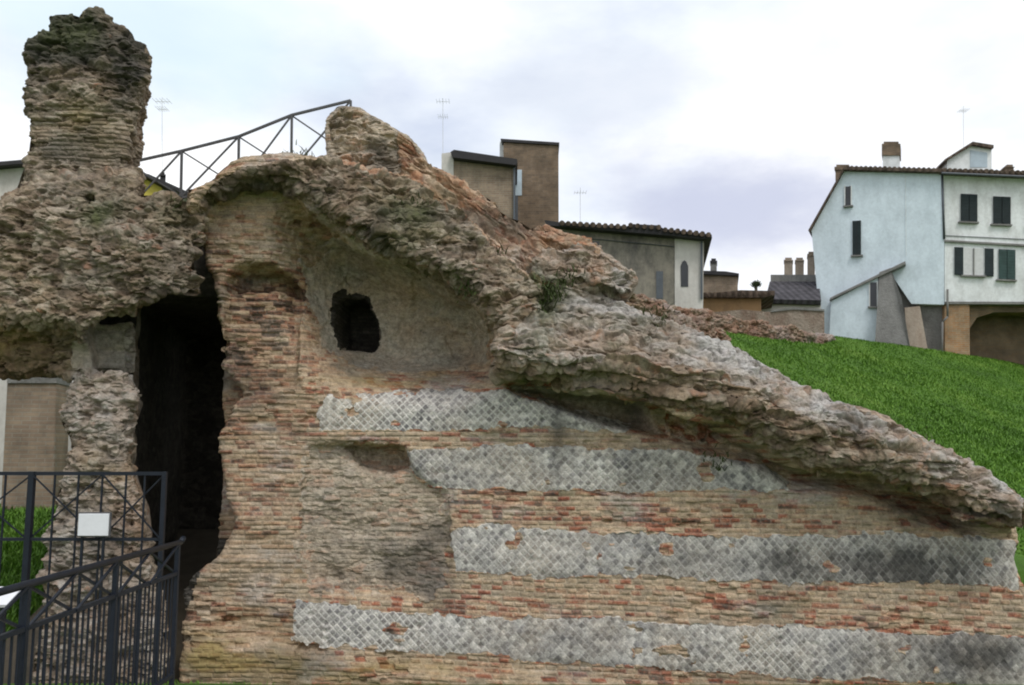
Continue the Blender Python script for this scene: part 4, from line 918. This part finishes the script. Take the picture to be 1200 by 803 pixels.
# weeds rooted on the ruin
def tuft(px, py, Y, n, h, sd, label):
    r = np.random.default_rng(sd); c = PT(px, py, Y)
    pts = c+np.stack([r.normal(size=n)*.09, r.normal(size=n)*.05, r.normal(size=n)*.06], 1)
    o = blades('weed_tuft', pts, h*.5, 1.6, M['weed'], sd, .008); tag(o, label, 'weed', 'weeds growing on the ruin')
for i, a in enumerate(((643, 345, 9.75, 150, .20, 'weeds in the notch left of the grey rubble ridge'), (632, 372, 9.72, 130, .17, 'weeds lower in the notch under the tilted brick layers'), (665, 327, 9.95, 90, .12, 'weeds along the top of the grey rubble ridge'),
     (490, 243, 9.75, 110, .10, 'greenish weeds on the rubble rim above the apse'), (1078, 524, 9.7, 60, .09, 'weeds on the far pale end of the rubble ridge'), (842, 542, 9.93, 50, .12, 'weeds sprouting from the second diamond stone band'),
     (350, 188, 10.1, 70, .14, 'weeds on the top of the rubble rim behind the guard rail posts'), (575, 300, 9.9, 60, .14, 'weeds between the tilted brick courses and the rubble rim'), (545, 338, 9.6, 60, .12, 'weeds hanging over the right end of the rubble rim'),
     (768, 372, 9.9, 60, .12, 'weeds on the upper skyline of the grey ridge beside the grass'), (1000, 500, 9.8, 50, .10, 'weeds under the skyline of the pale ridge end'), (110, 248, 9.45, 60, .12, 'weeds in the dark putlog hole of the left rubble mass'), (200, 238, 9.5, 70, .12, 'weeds on the saddle below the guard rail'),
     (706, 333, 10.6, 70, .12, 'weeds beside the pale block on the ridge'), (722, 398, 9.65, 40, .10, 'small weeds in a crack of the grey ridge'))):
    tuft(a[0], a[1], a[2], a[3], a[4], 40+i, a[5])

# ------------------------------------------------------------------ sky, sun, camera
SUN_EL, SUN_AZ = R(52), R(150)       # azimuth clockwise from +Y: from the right, behind the camera
w = bpy.data.worlds.new('World'); S.world = w; w.use_nodes = True; nt = w.node_tree; nt.nodes.clear()
N = nt.nodes.new; L = nt.links.new
out = N('ShaderNodeOutputWorld'); bg = N('ShaderNodeBackground'); sky = N('ShaderNodeTexSky'); sky.sky_type = 'NISHITA'; sky.sun_disc = False; sky.sun_elevation = SUN_EL; sky.sun_rotation = SUN_AZ
tc = N('ShaderNodeTexCoord'); mp = N('ShaderNodeMapping'); mp.inputs['Scale'].default_value = (1, 1, 2.2); L(tc.outputs['Generated'], mp.inputs[0])
def wnoise(sc, det, loc):
    m2 = N('ShaderNodeMapping'); m2.inputs['Location'].default_value = loc; L(mp.outputs[0], m2.inputs[0])
    n = N('ShaderNodeTexNoise'); n.inputs['Scale'].default_value = sc; n.inputs['Detail'].default_value = det; n.inputs['Roughness'].default_value = .55; L(m2.outputs[0], n.inputs['Vector']); return n.outputs['Fac']
def wramp(f_, st):
    n = N('ShaderNodeValToRGB'); e = n.color_ramp.elements
    while len(e) < len(st): e.new(.5)
    for el, (p, c) in zip(e, st): el.position = p; el.color = tuple(c)+(1,)
    L(f_, n.inputs[0]); return n.outputs[0]
def wmix(f_, a, b):
    n = N('ShaderNodeMix'); n.data_type = 'RGBA'
    if hasattr(f_, 'is_output'): L(f_, n.inputs[0])
    else: n.inputs[0].default_value = f_
    for v, i in ((a, 6), (b, 7)):
        if hasattr(v, 'is_output'): L(v, n.inputs[i])
        else: n.inputs[i].default_value = tuple(v)+(1,)
    return n.outputs[2]
KB = .1
cl = wramp(wnoise(2.6, 6, (.9, .3, .2)), [(.30, (7.4, 8.1, 9.6)), (.43, (9.6, 10.2, 11.0)), (.57, (12.0, 12.1, 12.2))])
cover = wramp(wnoise(1.9, 5, (3.1, 1.2, .4)), [(.30, (.72, .72, .72)), (.55, (.97, .97, .97))])
c = wmix(cover, sky.outputs[0], cl)
# lavender cloud bank low behind the roofs
def bank(px, py, wd, amt, col, ns, loc):
    global c
    d_ = ray(px, py); d_ = d_/np.linalg.norm(d_)
    sv = N('ShaderNodeVectorMath'); sv.operation = 'SUBTRACT'; L(tc.outputs['Generated'], sv.inputs[0]); sv.inputs[1].default_value = tuple(d_)
    ml = N('ShaderNodeVectorMath'); ml.operation = 'MULTIPLY'; L(sv.outputs[0], ml.inputs[0]); ml.inputs[1].default_value = (1/wd, 1/wd, 2.4/wd)
    le = N('ShaderNodeVectorMath'); le.operation = 'LENGTH'; L(ml.outputs[0], le.inputs[0])
    ad = N('ShaderNodeMath'); ad.operation = 'MULTIPLY_ADD'; L(wnoise(ns, 6, loc), ad.inputs[0]); ad.inputs[1].default_value = 2.2; L(le.outputs['Value'], ad.inputs[2])
    f_ = wramp(ad.outputs[0], [(0, (1, 1, 1)), (.5, (1, 1, 1))]); n_ = f_.node; e = n_.color_ramp.elements
    mr = N('ShaderNodeMapRange'); mr.interpolation_type = 'SMOOTHSTEP'; L(ad.outputs[0], mr.inputs[0]); mr.inputs['From Min'].default_value = 1.3; mr.inputs['From Max'].default_value = 2.3; mr.inputs['To Min'].default_value = amt; mr.inputs['To Max'].default_value = 0
    c = wmix(mr.outputs[0], c, col)
bank(840, 240, .21, .9, (6.1, 6.5, 8.2), 4, (.2, 2.2, .1)); bank(690, 120, .14, .6, (7.2, 7.8, 9.0), 5, (1.2, .2, .1)); bank(1090, 20, .2, .3, (7.6, 8.2, 9.3), 4, (.7, .2, 1.1)); bank(120, 10, .25, .7, (7.4, 9.2, 10.2), 4, (.7, 3.2, 1.1))
L(c, bg.inputs['Color']); bg.inputs['Strength'].default_value = KB; L(bg.outputs[0], out.inputs[0])
sl = bpy.data.lights.new('sun', 'SUN'); sl.energy = 1.4; sl.angle = R(18); sl.color = (1, .96, .9)
so = bpy.data.objects.new('sun', sl); COL.objects.link(so); so.rotation_euler = (math.pi/2-SUN_EL, 0, math.pi-SUN_AZ)
cam = bpy.data.cameras.new('camera'); cam.sensor_width = 36; cam.lens = F/1200*36; cam.clip_end = 3000
co = bpy.data.objects.new('camera', cam); COL.objects.link(co); co.location = (0, 0, ZC); co.rotation_euler = (math.pi/2+PITCH, 0, 0); S.camera = co
S.view_settings.view_transform = 'Standard'; S.view_settings.look = 'None'; S.view_settings.gamma = 1; S.view_settings.exposure = 0
S.cycles.filter_width = 2.0; S.cycles.max_bounces = 6; S.cycles.diffuse_bounces = 3
S.cycles.use_denoising = True
